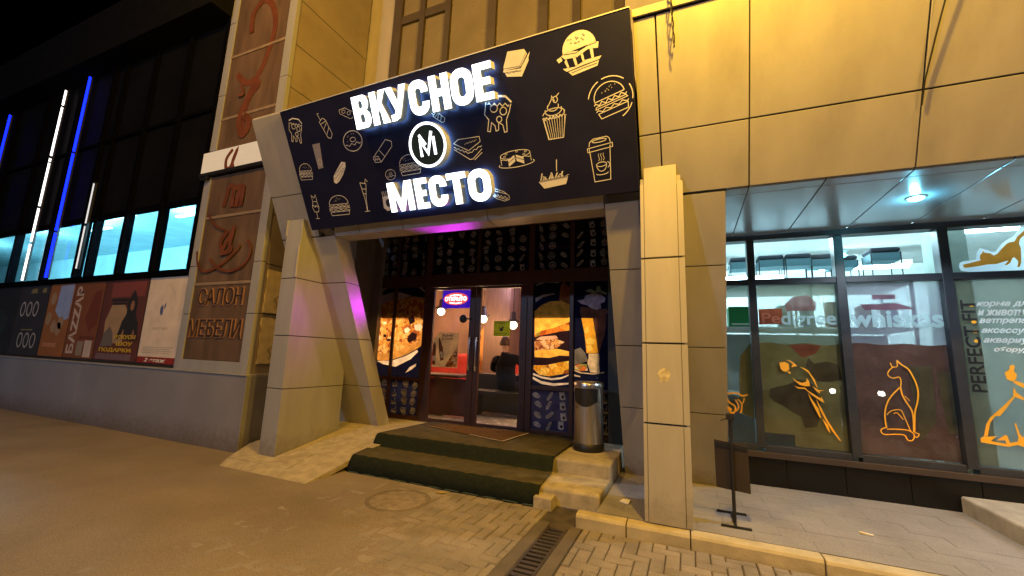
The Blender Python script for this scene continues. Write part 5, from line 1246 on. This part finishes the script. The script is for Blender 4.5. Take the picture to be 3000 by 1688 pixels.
gb = thing("granite_plinth", "polished black granite plinth under the pet shop window", "plinth wall", (3, 5.6, .1))
xx = [.33, .94, 1.46, 1.98, 2.50, 3.1, 3.8, 4.6, 7]
m = MB()
for a, b in zip(xx[:-1], xx[1:]): m.box(a + .003, b - .003, 5.545, 5.6, .06, .398)
m.build("granite_slab", GRANITE, gb, .003)
m = MB(); m.box(.34, 7, 5.56, 5.66, .05, .425); m.build("core", JOINT, gb)
cs2 = thing("concrete_step", "low grey concrete doorstep at the right end of the shop window", "step", (4, 4.9, .1))
m = MB(); m.box(2.33, 7, 3.9, 5.54, .06, .25); m.build("slab", CONC, cs2, .02)

# interior
sr = thing("shop_room", "white pet shop room seen through the right-hand window", "room", (3.5, 8, .2))
WALL = mat("cool_white_wall", (.72, .76, .74), .8, var=.06)
def w2(n_, *bx): q = MB(); q.box(*bx); return q.build(n_, WALL if n_ != "floor" else CONC, sr)
w2("floor", .0, 8, 5.68, 11.5, .1, .2); w2("back_wall", 0, 8, 11.4, 11.5, .2, 3.8); w2("left_wall", -.05, .05, 5.68, 11.4, .2, 3.8); w2("right_wall", 8, 8.1, 5.68, 11.4, .2, 3.8); w2("ceiling", -.05, 8.1, 5.68, 11.5, 3.7, 3.8)
m = MB(); m.box(2.72, 3.0, 6.3, 6.6, .2, 3.7); m.build("column", mat("grey_green_column", (.36, .42, .38), .7), sr)
m = MB(); m.box(.05, 8, 5.69, 5.72, 3.0, 3.7); m.build("head_wall", WALL, sr)
TUBE = emit("cool_tube", (.62, .90, 1.0), 85)
ft = thing("tube_lamp", "long bright tube lamp on the shop ceiling above the stools", "lamp", (1.25, 8.0, 3.55), "tube lamps in the pet shop")
m = MB(); m.tube([(.55, 8.0, 3.52), (1.95, 8.0, 3.52)], .035, 10); m.build("tube", TUBE, ft)
m = MB(); m.box(.5, 2.0, 7.94, 8.06, 3.56, 3.64); m.build("fitting", WHITEP, ft)
for loc, lb in (((2.9, 7.2, 3.55), "tube lamp on the shop ceiling behind the stretching cat sticker"), ((4.5, 8.2, 3.55), "tube lamp deep at the right of the pet shop"), ((1.2, 10.2, 3.3), "tube lamp farthest back in the pet shop, low over the window bar"), ((3.2, 10.0, 3.4), "second tube lamp at the back of the pet shop")):
    dup(ft, loc, lb)
for x_ in (1.2, 3.2, 5.5): lamp("shop_fill_light", (x_, 7.2, 3.35), 110, (.70, .93, 1.0), .25)  # unseen point lights added to brighten the room beyond its tubes
sh = thing("display_shelf", "tall white display shelf just behind the pet shop window", "shelf", (1.4, 6.5, .2))
m = MB()
for z in (2.39, 1.86, 1.0): m.box(.42, 2.4, 6.1, 6.95, z, z + .025)
m.build("shelf_board", WHITEP, sh, .003)
m = MB()
for x in (.42, 1.4, 2.37):
    for y in (6.1, 6.92): m.box(x, x + .03, y, y + .03, .2, 2.39)
m.build("upright", STEEL, sh)
m = MB(); m.box(.44, 2.38, 6.96, 6.975, .2, 1.84); m.build("back_panel", mat("shelf_back", (.42, .42, .38), .7), sh)
SEATM = mat("navy_cushion", (.022, .032, .05), .7, var=.2)
def stool(x, y, w_, label, first=None):
    z0 = 2.415
    if first is not None: return dup(first, (x, y, z0), label)
    t = thing("stool", label, "stool", (x, y, z0), "stools on the display shelf")
    q = MB(); q.box(x - w_, x + w_, y - w_, y + w_, z0 + .40, z0 + .465); q.build("seat", SEATM, t, .03)
    q = MB(); q.box(x - w_ * .95, x + w_ * .95, y - w_ * .95, y + w_ * .95, z0 + .30, z0 + .395); q.build("apron", mat("stool_net", (.13, .26, .31), .7), t)
    for sx in (-1, 1):
        for sy in (-1, 1):
            q = MB(); q.tube([(x + sx * w_ * .95, y + sy * w_ * .95, z0), (x + sx * w_ * .95, y + sy * w_ * .95, z0 + .40)], .006, 6); q.build("leg", BLACK, t)
    return t
s0 = stool(.72, 6.55, .15, "dark stool at the left end of the row behind the shop window")
for x, y, lb in ((1.06, 6.5, "dark stool standing left of the middle window bar, second in the row"), (1.37, 6.5, "dark stool under the bright tube lamp, third in the row"), (1.67, 6.6, "dark stool in the row just left of the window bar"), (1.93, 6.75, "dark stool half hidden by the window bar"), (2.24, 6.4, "dark stool at the right end of the row, largest in view")):
    stool(x, y, .15, lb, s0)
gc = thing("green_box", "green box on the shelf beside the tan pier", "box", (.62, 6.2, 1.888))
m = MB(); m.box(.50, .79, 6.12, 6.4, 1.89, 2.15); m.build("carton", mat("green_card", (.02, .26, .07), .6), gc, .006)
m = MB(); m.box(.53, .73, 6.117, 6.121, 1.91, 1.93); m.build("white_band", WHITEP, gc)
GOODS = [mat("goods_red", (.35, .06, .04), .5), mat("goods_white", (.6, .6, .55), .5), mat("goods_yellow", (.5, .4, .05), .5), mat("goods_blue", (.05, .12, .3), .5), mat("goods_olive", (.25, .25, .08), .5)]
gi = 0
for x, z, w_, h_, lb in ((1.18, 1.888, .16, .30, "white pet food sack behind the olive film"), (1.42, 1.888, .14, .26, "olive pet food box behind the olive film"), (1.72, 1.888, .2, .34, "red pet food sack behind the plum film"), (2.02, 1.888, .16, .28, "blue pet food box behind the plum film"), (2.26, 1.888, .14, .32, "white pet food sack near the second window bar")):
    g = thing("goods_package", lb, "package", (x, 6.4, z), "packages on the display shelf")
    m = MB(); a = w_ / 2
    m.prism([(x - a, 6.3, z + .002), (x + a, 6.3, z + .002), (x + a * .95, 6.34, z + h_), (x - a * .95, 6.34, z + h_)], (0, .14, 0)); m.build("wrapper", GOODS[(gi * 2 + 1) % 5], g, .012)
    m = MB(); m.prism([(x - a * .6, 6.304, z + h_ * .3), (x + a * .6, 6.304, z + h_ * .3), (x + a * .6, 6.318, z + h_ * .65), (x - a * .6, 6.318, z + h_ * .65)], (0, .01, 0)); m.build("print_patch", GOODS[(gi * 2) % 5], g)
    gi += 1

# ================================================================== SIGN STAND, BIN, LITTER
ss = thing("sign_stand", "small dark sign panel on a pole stand, seen from behind on the sidewalk", "sign stand", (.31, 4.14, .1))
DKB = mat("dark_brown_board", (.028, .018, .010), .6, var=.2)
m = MB(); m.tube([(.31, 4.14, .11), (.31, 4.14, .97)], .014, 10); m.build("pole", BLACK, ss)
m = MB(); m.prism([(.185, 4.175, .36), (.44, 4.15, .345), (.432, 4.15, .725), (.18, 4.175, .75)], (0, .012, 0)); m.build("panel", DKB, ss, .003)
m = MB(); m.prism([(.182, 4.166, .70), (.432, 4.141, .685), (.431, 4.141, .715), (.181, 4.166, .738)], (0, .008, 0)); m.build("panel_rail", BLACK, ss)
m = MB(); m.box(.30, .32, 4.02, 4.40, .1, .115); m.box(.19, .42, 4.38, 4.40, .1, .118); m.box(.20, .42, 4.02, 4.04, .1, .118); m.build("base", BLACK, ss, .002)
m = MB(); m.box(.28, .34, 4.11, 4.17, .93, .98); m.tube([(.31, 4.14, .95), (.26, 4.12, .93), (.235, 4.11, .92)], .006, 6); m.build("clamp", BLACK, ss, .004)

bx, by, bz = -1.165, 5.27, .306
BK = 1.16
class SB(MB):
    """shapes given in bin units, scaled about the bin base"""
    def add(s, vs, fs, smooth=False):
        c = Vector((bx, by, bz)); return MB.add(s, [c + (Vector(p) - c) * BK for p in vs], fs, smooth)
lb_ = thing("litter_bin", "round brushed steel litter bin with a black slot on the top step", "litter bin", (bx, by, bz))
m = SB(); m.lathe([(0, .0), (.158, .0), (.162, .012), (.162, .075), (.155, .08)], (bx, by, bz), 40); m.build("base_ring", BLACK, lb_)
m = SB(); m.lathe([(.153, .078), (.153, .50)], (bx, by, bz), 48); m.build("body", STEEL, lb_)
m = SB()
# upper band with an opening towards the street (about -120..-55 degrees)
m.lathe([(.153, .503), (.153, .66)], (bx, by, bz), 40, R(-40), R(215))
m.lathe([(.153, .635), (.153, .66)], (bx, by, bz), 20, R(215), R(320))
m.build("hood", STEEL, lb_)
m = SB(); m.lathe([(.158, .655), (.158, .69), (.145, .70), (0, .702)], (bx, by, bz), 48); m.build("lid", STEEL, lb_)
m = SB(); m.lathe([(.145, .48), (.145, .65)], (bx, by, bz), 40); m.lathe([(.149, .48), (.147, .64)], (bx, by, bz), 20, R(215), R(320))
vs = []
for k in range(15):
    t = R(218 + k * 7); vs.append((bx + .155 * math.cos(t), by + .155 * math.sin(t), bz + .505 - .055 * math.sin(math.pi * k / 14)))
for k in range(15):
    t = R(218 + k * 7); vs.append((bx + .155 * math.cos(t), by + .155 * math.sin(t), bz + .51))
m.add(vs, [(k, k + 1, 16 + k, 15 + k) for k in range(14)], True)
m.build("slot_liner", BLACK, lb_)
m = SB(); m.lathe([(0, -.004), (.008, -.004), (.008, .0), (0, .001)], (bx - .09, by - .125, bz + .44), 10, axis='Y'); m.build("lock", BROWNF, lb_)

lt = thing("paper_scrap", "crumpled white paper scrap beside the stone steps near the tan pier", "litter", (-.58, 4.2, .1))
m = MB(); m.prism([(-.63, 4.18, .106), (-.55, 4.15, .104), (-.54, 4.24, .112), (-.61, 4.25, .106)], (0, 0, .012)); m.prism([(-.60, 4.19, .121), (-.56, 4.17, .120), (-.57, 4.22, .126)], (0, 0, .006)); m.build("scrap", WHITEP, lt)
lf = thing("dry_leaf", "small yellow leaf on the pavement in front of the carpeted step", "leaf", (-2.35, 3.86, .0))
m = MB(); m.poly(flat(.012), [(-2.40, 3.85), (-2.35, 3.83), (-2.30, 3.87), (-2.33, 3.90), (-2.37, 3.89)], 0); m.tube([(-2.40, 3.85, .012), (-2.43, 3.84, .014)], .003, 5)
m.build("leaf_blade", mat("dry_leaf", (.45, .33, .08), .8), lf)
lt2 = thing("cigarette_butt", "small pale cigarette butt lying out on the open sidewalk", "litter", (1.25, 4.4, .1))
m = MB(); m.tube([(1.22, 4.42, .108), (1.26, 4.40, .108)], .008, 8); m.build("filter", PAPER, lt2); m = MB(); m.tube([(1.26, 4.40, .108), (1.30, 4.385, .108)], .008, 8); m.build("paper_tube", WHITEP, lt2)

# a car parked across the street, its lit headlights mirrored in the shop window
ca = thing("parked_car", "silver car parked across the street with its headlights on, mirrored in the shop window", "car", (4.6, -6.6, 0))
CARP = mat("car_paint", (.22, .23, .25), .25, metal=.5, var=.03, coat=.6)
m = MB()
side = [(-4.6, .32), (-4.58, .62), (-4.72, .82), (-5.75, .95), (-6.35, 1.38), (-7.75, 1.42), (-8.5, 1.02), (-8.85, .95), (-8.9, .40), (-8.7, .28), (-4.8, .24)]
m.prism([(3.75, y, z) for y, z in side], (1.72, 0, 0)); m.build("body", CARP, ca, .06)
m = MB()
for x in (3.742, 5.472):
    m.prism([(x, -5.85, .96), (x, -6.37, 1.33), (x, -7.7, 1.36), (x, -8.3, 1.02)], (.006, 0, 0))
m.prism([(3.9, -5.78, .99), (5.32, -5.78, .99), (5.22, -6.32, 1.375), (4.0, -6.32, 1.375)], (0, .012, .012)); m.build("window", GRANITE, ca)
for x in (3.76, 5.28):
    for y in (-5.45, -7.95):
        q = MB()
        n_ = 24; ring = [(x + dx, y + rr_ * math.cos(2 * math.pi * k / n_), .32 + rr_ * math.sin(2 * math.pi * k / n_)) for dx, rr_ in ((-.02, .2), (-.02, .31), (.2, .31), (.2, .2)) for k in range(n_)]
        q.add(ring, [(j * n_ + k, j * n_ + (k + 1) % n_, (j + 1) * n_ + (k + 1) % n_, (j + 1) * n_ + k) for j in range(3) for k in range(n_)], True)
        wh = q.build("wheel", BLACK, ca)
HL = emit("headlight_glow", (1.0, .95, .85), 40)
for x in (4.02, 5.20):
    q = MB(); q.lathe([(0, .03), (.06, .025), (.085, .0), (.085, -.05)], (x, -4.60, .70), 16, axis='Y'); q.build("headlight", HL, ca)
m = MB(); m.box(4.25, 4.97, -4.6, -4.57, .42, .60); m.build("grille", BLACK, ca)

# ================================================================== LEFT BUILDING
YL = 4.0
fb = thing("furniture_building", "dark glazed shop building running off to the left with lit windows", "building", (-18, 6, 0))
lx = [-7.34, -8.40, -9.48, -10.55, -11.0, -12.35, -13.9, -15.5, -17.2, -19, -21, -24, -28, -34, -40]
LDF = mat("left_window_frame", (.003, .003, .004), .9, var=.1, spec=0)
m = MB()
for i, x in enumerate(lx): m.box(x - .04, x + .04, 3.93, 4.06, 2.60, 7.15)
m.box(-40, -7.33, 3.95, 4.07, 2.50, 2.60); m.box(-40, -7.33, 3.96, 4.06, 3.74, 3.82); m.box(-40, -7.33, 3.96, 4.06, 5.4, 5.46)
m.build("window_frame", LDF, fb)
TG = glass("teal_glass", (.72, .90, .94), 1.5)
for a, b in zip(lx[1:], lx[:-1]):
    q = MB(); q.box(a + .04, b - .04, 3.996, 4.004, 2.60, 3.74); q.build("pane", TG, fb)
SPG = mat("dark_spandrel_glass", (.006, .006, .007), .7, var=.3, scale=1, spec=.02)
m = MB(); m.box(-40, -7.33, 4.0, 4.03, 3.82, 7.15); m.build("spandrel", SPG, fb)
m = MB(); m.box(-40, -7.3, 3.6, 6, 7.16, 7.3); m.box(-40, -7.3, 3.62, 5.9, 7.3, 8.3); m.build("eave", mat("dark_eave", (.008, .008, .009), .9, spec=0), fb)
m = MB(); m.box(-40, -7.33, 3.99, 4.06, 1.0, 2.5); m.build("lower_wall", mat("dark_lower_wall", (.02, .02, .024), .5), fb)
TW = mat("teal_room_wall", (.50, .68, .74), .8, var=.1, scale=2)
m = MB(); m.box(-40, -7.3, 9.0, 9.1, 1.0, 5.2); m.box(-7.4, -7.3, 4.3, 9, 1.0, 5.2); m.build("inner_wall", TW, fb)
m = MB(); m.box(-40, -7.3, 4.1, 9, 5.0, 5.1); m.build("inner_ceiling", TW, fb)
m = MB(); m.box(-40, -7.3, 4.1, 9, 2.3, 2.4); m.build("inner_floor", CONC, fb)
for x in (-8.9, -11.8):
    q = MB(); q.box(x, x + .5, 6.5, 7.1, 2.4, 3.3); q.build("inner_cabinet", mat("dim_cabinet", (.12, .22, .26), .6), fb)
lt_ = thing("strip_light", "white strip light on the ceiling behind the window next to the furniture sign", "lamp", (-8.6, 6.0, 4.9), "strip lights in the furniture shop")
LTUBE = emit("teal_tube", (.55, .95, 1.0), 9)
m = MB(); m.box(-9.2, -8.0, 5.95, 6.05, 4.86, 4.9); m.build("tube", LTUBE, lt_)
for i, x in enumerate((-10.4, -12.4, -14.6, -17.0)):
    dup(lt_, (x, 6.0 + .5 * (i % 2), 4.9), ("white strip light behind the second window from the furniture sign", "white strip light behind the window with the blue light bar", "white strip light behind the window left of the white light bar", "strip light at the far left edge of the lit windows")[i])
for x in (-9.2, -12.5, -16, -20, -25): lamp("shop_ceiling_light", (x, 5.6, 4.7), 520, (.46, .86, 1.0), .3)

lp = thing("low_wall", "long grey plinth wall under the posters at the left", "plinth wall", (-18, 4.2, 0))
m = MB(); m.box(-40, -9.9, 3.90, 5.2, -.05, 1.0); m.box(-9.895, -5.54, 3.90, 5.2, -.05, 1.0); m.build("cladding", mat("plinth_panel", (.23, .23, .27), .5, var=.1, scale=1.5, stain=.25, foot=.7), lp, .006)
m = MB(); m.box(-40, -5.55, 3.885, 5.2, 1.0, 1.022); m.build("top_flashing", PANELG, lp, .003)

# furniture shop sign pillar
fp = thing("sign_pillar", "tall brown panelled pillar with script letters and a furniture shop name", "sign pillar", (-6.5, 4.7, 1.0))
m = MB()
m.box(-7.30, -5.65, 4.02, 5.5, 1.022, 11)
m.build("core", mat("pillar_side", (.27, .225, .18), .55, var=.1, stain=.3, scale=3), fp)
m = MB()
for a, b in ((-7.31, -7.14), (-5.81, -5.64)):
    for z0, z1 in ((1.022, 1.86), (1.868, 2.62), (2.628, 4.12), (4.6, 5.6), (5.608, 7.0), (7.008, 11)): m.box(a, b, 3.95, 4.02, z0, z1)
m.box(-7.14, -5.81, 3.951, 4.02, 1.022, 1.175)
m.build("grey_frame", PANELG, fp, .003)
m = MB()
for z0, z1 in ((1.18, 2.30), (2.36, 3.38), (3.44, 4.12), (4.58, 5.12), (5.16, 6.28), (6.34, 7.9), (7.96, 11)): m.box(-7.135, -5.815, 3.965, 4.02, z0, z1)
m.build("brown_panel", WOODP, fp, .004)
m = MB()
for z in (2.33, 3.41, 5.14, 6.31, 7.93): m.box(-7.135, -5.815, 3.955, 4.02, z - .025, z + .025)
m.build("rail", mat("tan_rail", (.26, .19, .13), .5), fp, .004)
m = MB(); m.box(-7.40, -5.80, 3.925, 4.02, 4.19, 4.56); m.build("white_panel", emit("lit_panel", (1.0, .70, .43), .55), fp, .004)
m = MB(); m.box(-7.40, -5.80, 3.90, 4.02, 4.13, 4.185); m.tube([(-7.35, 3.92, 4.10), (-7.25, 3.90, 4.07), (-7.15, 3.92, 4.11)], .03, 6); m.build("panel_ledge", BLACK, fp)
FL = front(3.965)
m = MB()
for i, (q, wd) in enumerate(TR['script']):
    if i == 2: m.ribbon(front(3.922), [(a * 1.0385, 1.4 + (b - 1.4) * 1.0385) for a, b in curvy(q)], max(wd, .035), 0, lift=.0002)
    else: m.ribbon(FL, curvy(q), max(wd * 1.25, .024), .003 + .0025 * i, lift=.00022)
m.build("script_letter", COPPER, fp)
m = MB(); text_into(m, FL, "САЛОН", -6.98, -5.93, 1.985, 2.262, .003, .012, .035); text_into(m, FL, "МЕБЕЛИ", -7.10, -5.87, 1.505, 1.79, .003, .012, .035); m.build("lettering_outline", mat("tan_outline", (.34, .19, .11), .5), fp)
m = MB(); text_into(m, FL, "САЛОН", -6.965, -5.945, 1.998, 2.25, .016, .004, .0); text_into(m, FL, "МЕБЕЛИ", -7.085, -5.885, 1.517, 1.778, .016, .004, .0); m.build("lettering", mat("dark_letter", (.035, .018, .012), .5), fp)
# side seams of the pillar
m = MB()
for z in (1.87, 2.6, 3.35, 4.05, 4.8, 5.45, 6.2, 7.0): m.box(-5.652, -5.648, 4.03, 5.49, z, z + .012)
m.build("side_joint", JOINT, fp)
def torn(a0, a1, b0, b1, seed):
    rnd = random.Random(seed); out = []
    for i in range(9): out.append((a0 + (a1 - a0) * i / 8, b0 + rnd.uniform(-.015, .02)))
    for i in range(1, 9): out.append((a1 + rnd.uniform(-.02, .02), b0 + (b1 - b0) * i / 8))
    for i in range(1, 9): out.append((a1 + (a0 - a1) * i / 8, b1 + rnd.uniform(-.012, .012)))
    for i in range(1, 8): out.append((a0 + rnd.uniform(-.012, .02), b1 + (b0 - b1) * i / 8))
    return out
for i, (b0, b1, lb) in enumerate(((1.16, 1.82, "lower torn yellowed poster on the pillar's right side"), (1.90, 2.52, "upper torn yellowed poster on the pillar's right side"))):
    t = thing("torn_poster", lb, "poster", (-5.64, 4.3, b0), "torn posters on the pillar side")
    m = MB(); m.slab(sideR(-5.645), torn(4.07, 4.62, b0, b1, 3 + i), 0, .003); m.build("paper", PAPER, t)
    m = MB()
    for k in range(3):
        a = 4.25 + .12 * k; m.ribbon(sideR(-5.645), [(a, b0 + .05 + .1 * k), (a + .03, b0 + .13 + .1 * k), (a - .02, b0 + .2 + .1 * k), (a + .05, b0 + .26 + .1 * k)], .012, .0045, False, True)
    m.build("tear", mat("tear_brown", (.09, .06, .03), .9), t)  # dark brown strips drawn along the tears

# posters under the windows
FPO = front(3.985)
def poster(a0, a1, label, base, name="poster"):
    t = thing(name, label, "poster", ((a0 + a1) / 2, 3.98, 1.07), None)
    q = MB(); q.rect(FPO, a0, a1, 1.075, 2.485, -.004, 0); q.build("sheet", base, t)
    return t
PMAT = lambda n_, c: mat(n_, c, .7, var=.12, scale=4)
t = poster(-8.40, -7.34, "white poster with a small blue mark and a red strip at the bottom", PMAT("poster_white", (.68, .57, .47)))
m = MB(); m.rect(FPO, -8.40, -7.34, 1.075, 1.175, .001); m.build("red_strip", PMAT("poster_red", (.24, .015, .012)), t)
m = MB(); text_into(m, FPO, "2 этаж", -8.2, -7.6, 1.095, 1.155, .002, .001, .03, .3); m.build("lettering", WHITEP, t)
m = MB()
m.cur = 0; m.poly(FPO, [(-7.98, 1.98), (-7.93, 2.03), (-7.90, 1.97), (-7.90, 1.87), (-7.94, 1.84), (-7.98, 1.90)], .001); m.poly(FPO, [(-7.88, 2.02), (-7.84, 2.06), (-7.85, 1.98), (-7.88, 1.94)], .001)
m.cur = 1; m.ribbon(FPO, arc(-8.1, 2.05, .5, .35, 5, 60, 8), .006, .001)
text_into(m, FPO, "МИТАРЕ", -8.1, -7.68, 1.61, 1.66, .001, .0008, -.01, 0, False, (1, 1))
for k in range(4):
    m.ribbon(FPO, [(-8.3, 1.33 - .03 * k), (-7.45 - .1 * (k % 2), 1.33 - .03 * k)], .010, .001)
m.build("print", [PMAT("poster_blue", (.06, .10, .26)), PMAT("poster_greyprint", (.40, .36, .32))], t)
t = poster(-9.78, -8.44, "dark red poster with a hooded figure and yellow lettering", PMAT("poster_maroon", (.10, .025, .02)))
m = MB()
m.cur = 0; m.poly(FPO, [(-9.55, 1.38), (-9.6, 1.75), (-9.45, 2.05), (-9.1, 2.08), (-8.9, 1.9), (-8.85, 1.5), (-9.0, 1.36)], .001)
m.cur = 1; m.rect(FPO, -9.55, -8.5, 2.18, 2.44, .001)
m.cur = 2; m.poly(FPO, [(-9.15, 1.45), (-9.05, 1.75), (-8.95, 1.88), (-8.97, 2.05), (-8.88, 2.22), (-8.82, 2.30), (-8.74, 2.22), (-8.66, 2.05), (-8.68, 1.88), (-8.56, 1.72), (-8.50, 1.42)], .002); m.rect(FPO, -9.5, -8.95, 2.10, 2.15, .002); m.rect(FPO, -9.45, -9.0, 2.04, 2.08, .002)
m.cur = 3; m.poly(FPO, arc(-8.81, 2.02, .06, .09, 0, 360, 14)[:-1], .003); m.poly(FPO, [(-9.05, 1.45), (-8.96, 1.62), (-8.90, 1.45)], .003); m.poly(FPO, [(-8.72, 1.45), (-8.65, 1.62), (-8.58, 1.45)], .003)
m.cur = 4; m.poly(FPO, [(-9.62, 1.30), (-9.55, 1.55), (-9.40, 1.66), (-9.28, 1.55), (-9.22, 1.32)], .0025)
m.cur = 5; text_into(m, FPO, "ФОКУСЫ", -9.20, -8.55, 1.44, 1.52, .004, .001, .04, 0, False, (5, 5)); text_into(m, FPO, "ШОУ", -9.1, -8.6, 1.33, 1.40, .004, .001, .04, 0, False, (5, 5)); text_into(m, FPO, "ПОДАРКИ", -9.62, -8.62, 1.21, 1.29, .004, .001, .04, 0, False, (5, 5))
m.cur = 6; m.rect(FPO, -9.7, -8.6, 1.09, 1.19, .001)
m.build("print", [PMAT("poster_sand", (.34, .22, .12)), PMAT("poster_rosy", (.20, .045, .04)), PMAT("poster_black", (.012, .012, .014)), PMAT("poster_skin", (.26, .12, .07)), PMAT("poster_grey", (.13, .11, .10)), PMAT("poster_yellow", (.55, .36, .02)), PMAT("poster_mauve", (.15, .09, .11))], t)
t = poster(-10.86, -9.82, "brown poster with tall upright white lettering", PMAT("poster_brown", (.18, .055, .02)))
m = MB(); text_into(m, FPO, "БАZZАР", -10.78, -10.52, 1.15, 2.42, .001, .001, .03, 0, True, (0, 0)); m.cur = 1; m.rect(FPO, -10.42, -10.2, 1.12, 1.38, .001); m.cur = 0; m.rect(FPO, -10.15, -9.9, 1.10, 1.40, .001)
m.cur = 2; m.rect(FPO, -10.40, -9.86, 1.42, 1.47, .001); m.poly(FPO, [(-10.3, 1.8), (-10.1, 2.3), (-9.9, 2.35), (-9.85, 1.7), (-10.1, 1.55)], .001)
m.build("print", [PMAT("poster_pale", (.48, .38, .33)), PMAT("poster_taupe", (.25, .19, .15)), PMAT("poster_rust", (.13, .025, .012))], t)
t = poster(-11.85, -10.90, "orange poster with a pale blue patch at the top", PMAT("poster_orange", (.28, .10, .03)))
m = MB(); m.cur = 0; m.poly(FPO, [(-11.5, 1.95), (-11.45, 2.45), (-10.93, 2.47), (-10.93, 1.8), (-11.2, 1.75)], .001); m.cur = 1
for c in ((-11.45, 1.65), (-11.2, 1.72), (-11.7, 1.8), (-11.65, 2.2), (-11.25, 1.6)): m.poly(FPO, arc(*c, .11, .13, 0, 360, 12)[:-1], .002)
m.cur = 2; m.rect(FPO, -11.75, -11.2, 1.25, 1.33, .002)
m.build("print", [PMAT("poster_sky", (.26, .34, .58)), PMAT("poster_tan", (.32, .20, .12)), PMAT("poster_pink", (.42, .16, .09))], t)
t = poster(-13.15, -11.90, "black poster with two rows of pale rings", PMAT("poster_night", (.022, .022, .034)))
m = MB()
for z, x0 in ((1.36, -12.75), (2.0, -12.9)):
    for k in range(3):
        q = MB(); q.ribbon(FPO, arc(x0 + .28 * k, z, .10, .14, 0, 360, 18)[:-1], .035, .001, True); q.build("printed_ring", PMAT("poster_ring", (.36, .33, .33)), t)
RO = PMAT("poster_olive", (.20, .16, .07))
m = MB(); m.rect(FPO, -12.8, -12.3, 1.56, 1.585, .001); m.build("print", RO, t)
m = MB(); m.poly(FPO, [(-12.7, 2.33), (-12.4, 2.33), (-12.45, 2.43), (-12.65, 2.42)], .001); m.build("print", RO, t)
m = MB(); m.poly(FPO, [(-12.2, 2.33), (-12.02, 2.33), (-12.05, 2.44), (-12.18, 2.42)], .001); m.build("print", RO, t)
t = poster(-14.4, -13.2, "almost black poster at the far left end of the poster row", PMAT("poster_dark", (.008, .012, .02)))
m = MB(); m.poly(FPO, [(-14.2, 1.7), (-13.9, 2.0), (-13.5, 1.8), (-13.7, 1.4)], .001); m.build("print", PMAT("poster_deep", (.012, .025, .025)), t)

# light bars on the facade
def light_bar(x, zs, label, m_, r=.022):
    t = thing("light_bar", label, "light bar", (x, 3.88, zs[0][0]), "light bars on the dark facade")
    q = MB()
    for a, b in zs: q.tube([(x, 3.88, a), (x, 3.88, b)], r, 8)
    q.build("led_tube", m_, t)
    q = MB(); q.box(x - .018, x + .018, 3.905, 3.93, zs[0][0], zs[-1][1])
    for a, b in zs: q.box(x - .02, x + .02, 3.865, 3.93, b - .012, b + .012)
    q.build("bracket", BLACK, t)
BLUE = emit("blue_led", (.004, .014, 1.0), 3.5); CYB = emit("bright_blue_led", (.004, .014, 1.0), 4); WLED = emit("white_led_bar", (1, .93, .88), 3.0); WLD = emit("dim_white_led_bar", (.9, .85, .8), .8)
light_bar(-11.9, [(2.62, 3.55), (3.6, 5.3), (5.35, 7.1)], "tall blue light bar, brightest on the dark facade", CYB, .021)
light_bar(-12.92, [(2.6, 3.4), (3.45, 4.2), (4.25, 5.25), (5.28, 5.36), (5.42, 6.6), (6.65, 7.02)], "tall white light bar left of the bright blue one", WLED, .017)
light_bar(-10.75, [(2.75, 3.6), (3.65, 4.48)], "short dim white light bar right of the blue one", WLD, .012)
light_bar(-15.75, [(4.2, 7.0)], "blue light bar at the far left edge", BLUE, .02)
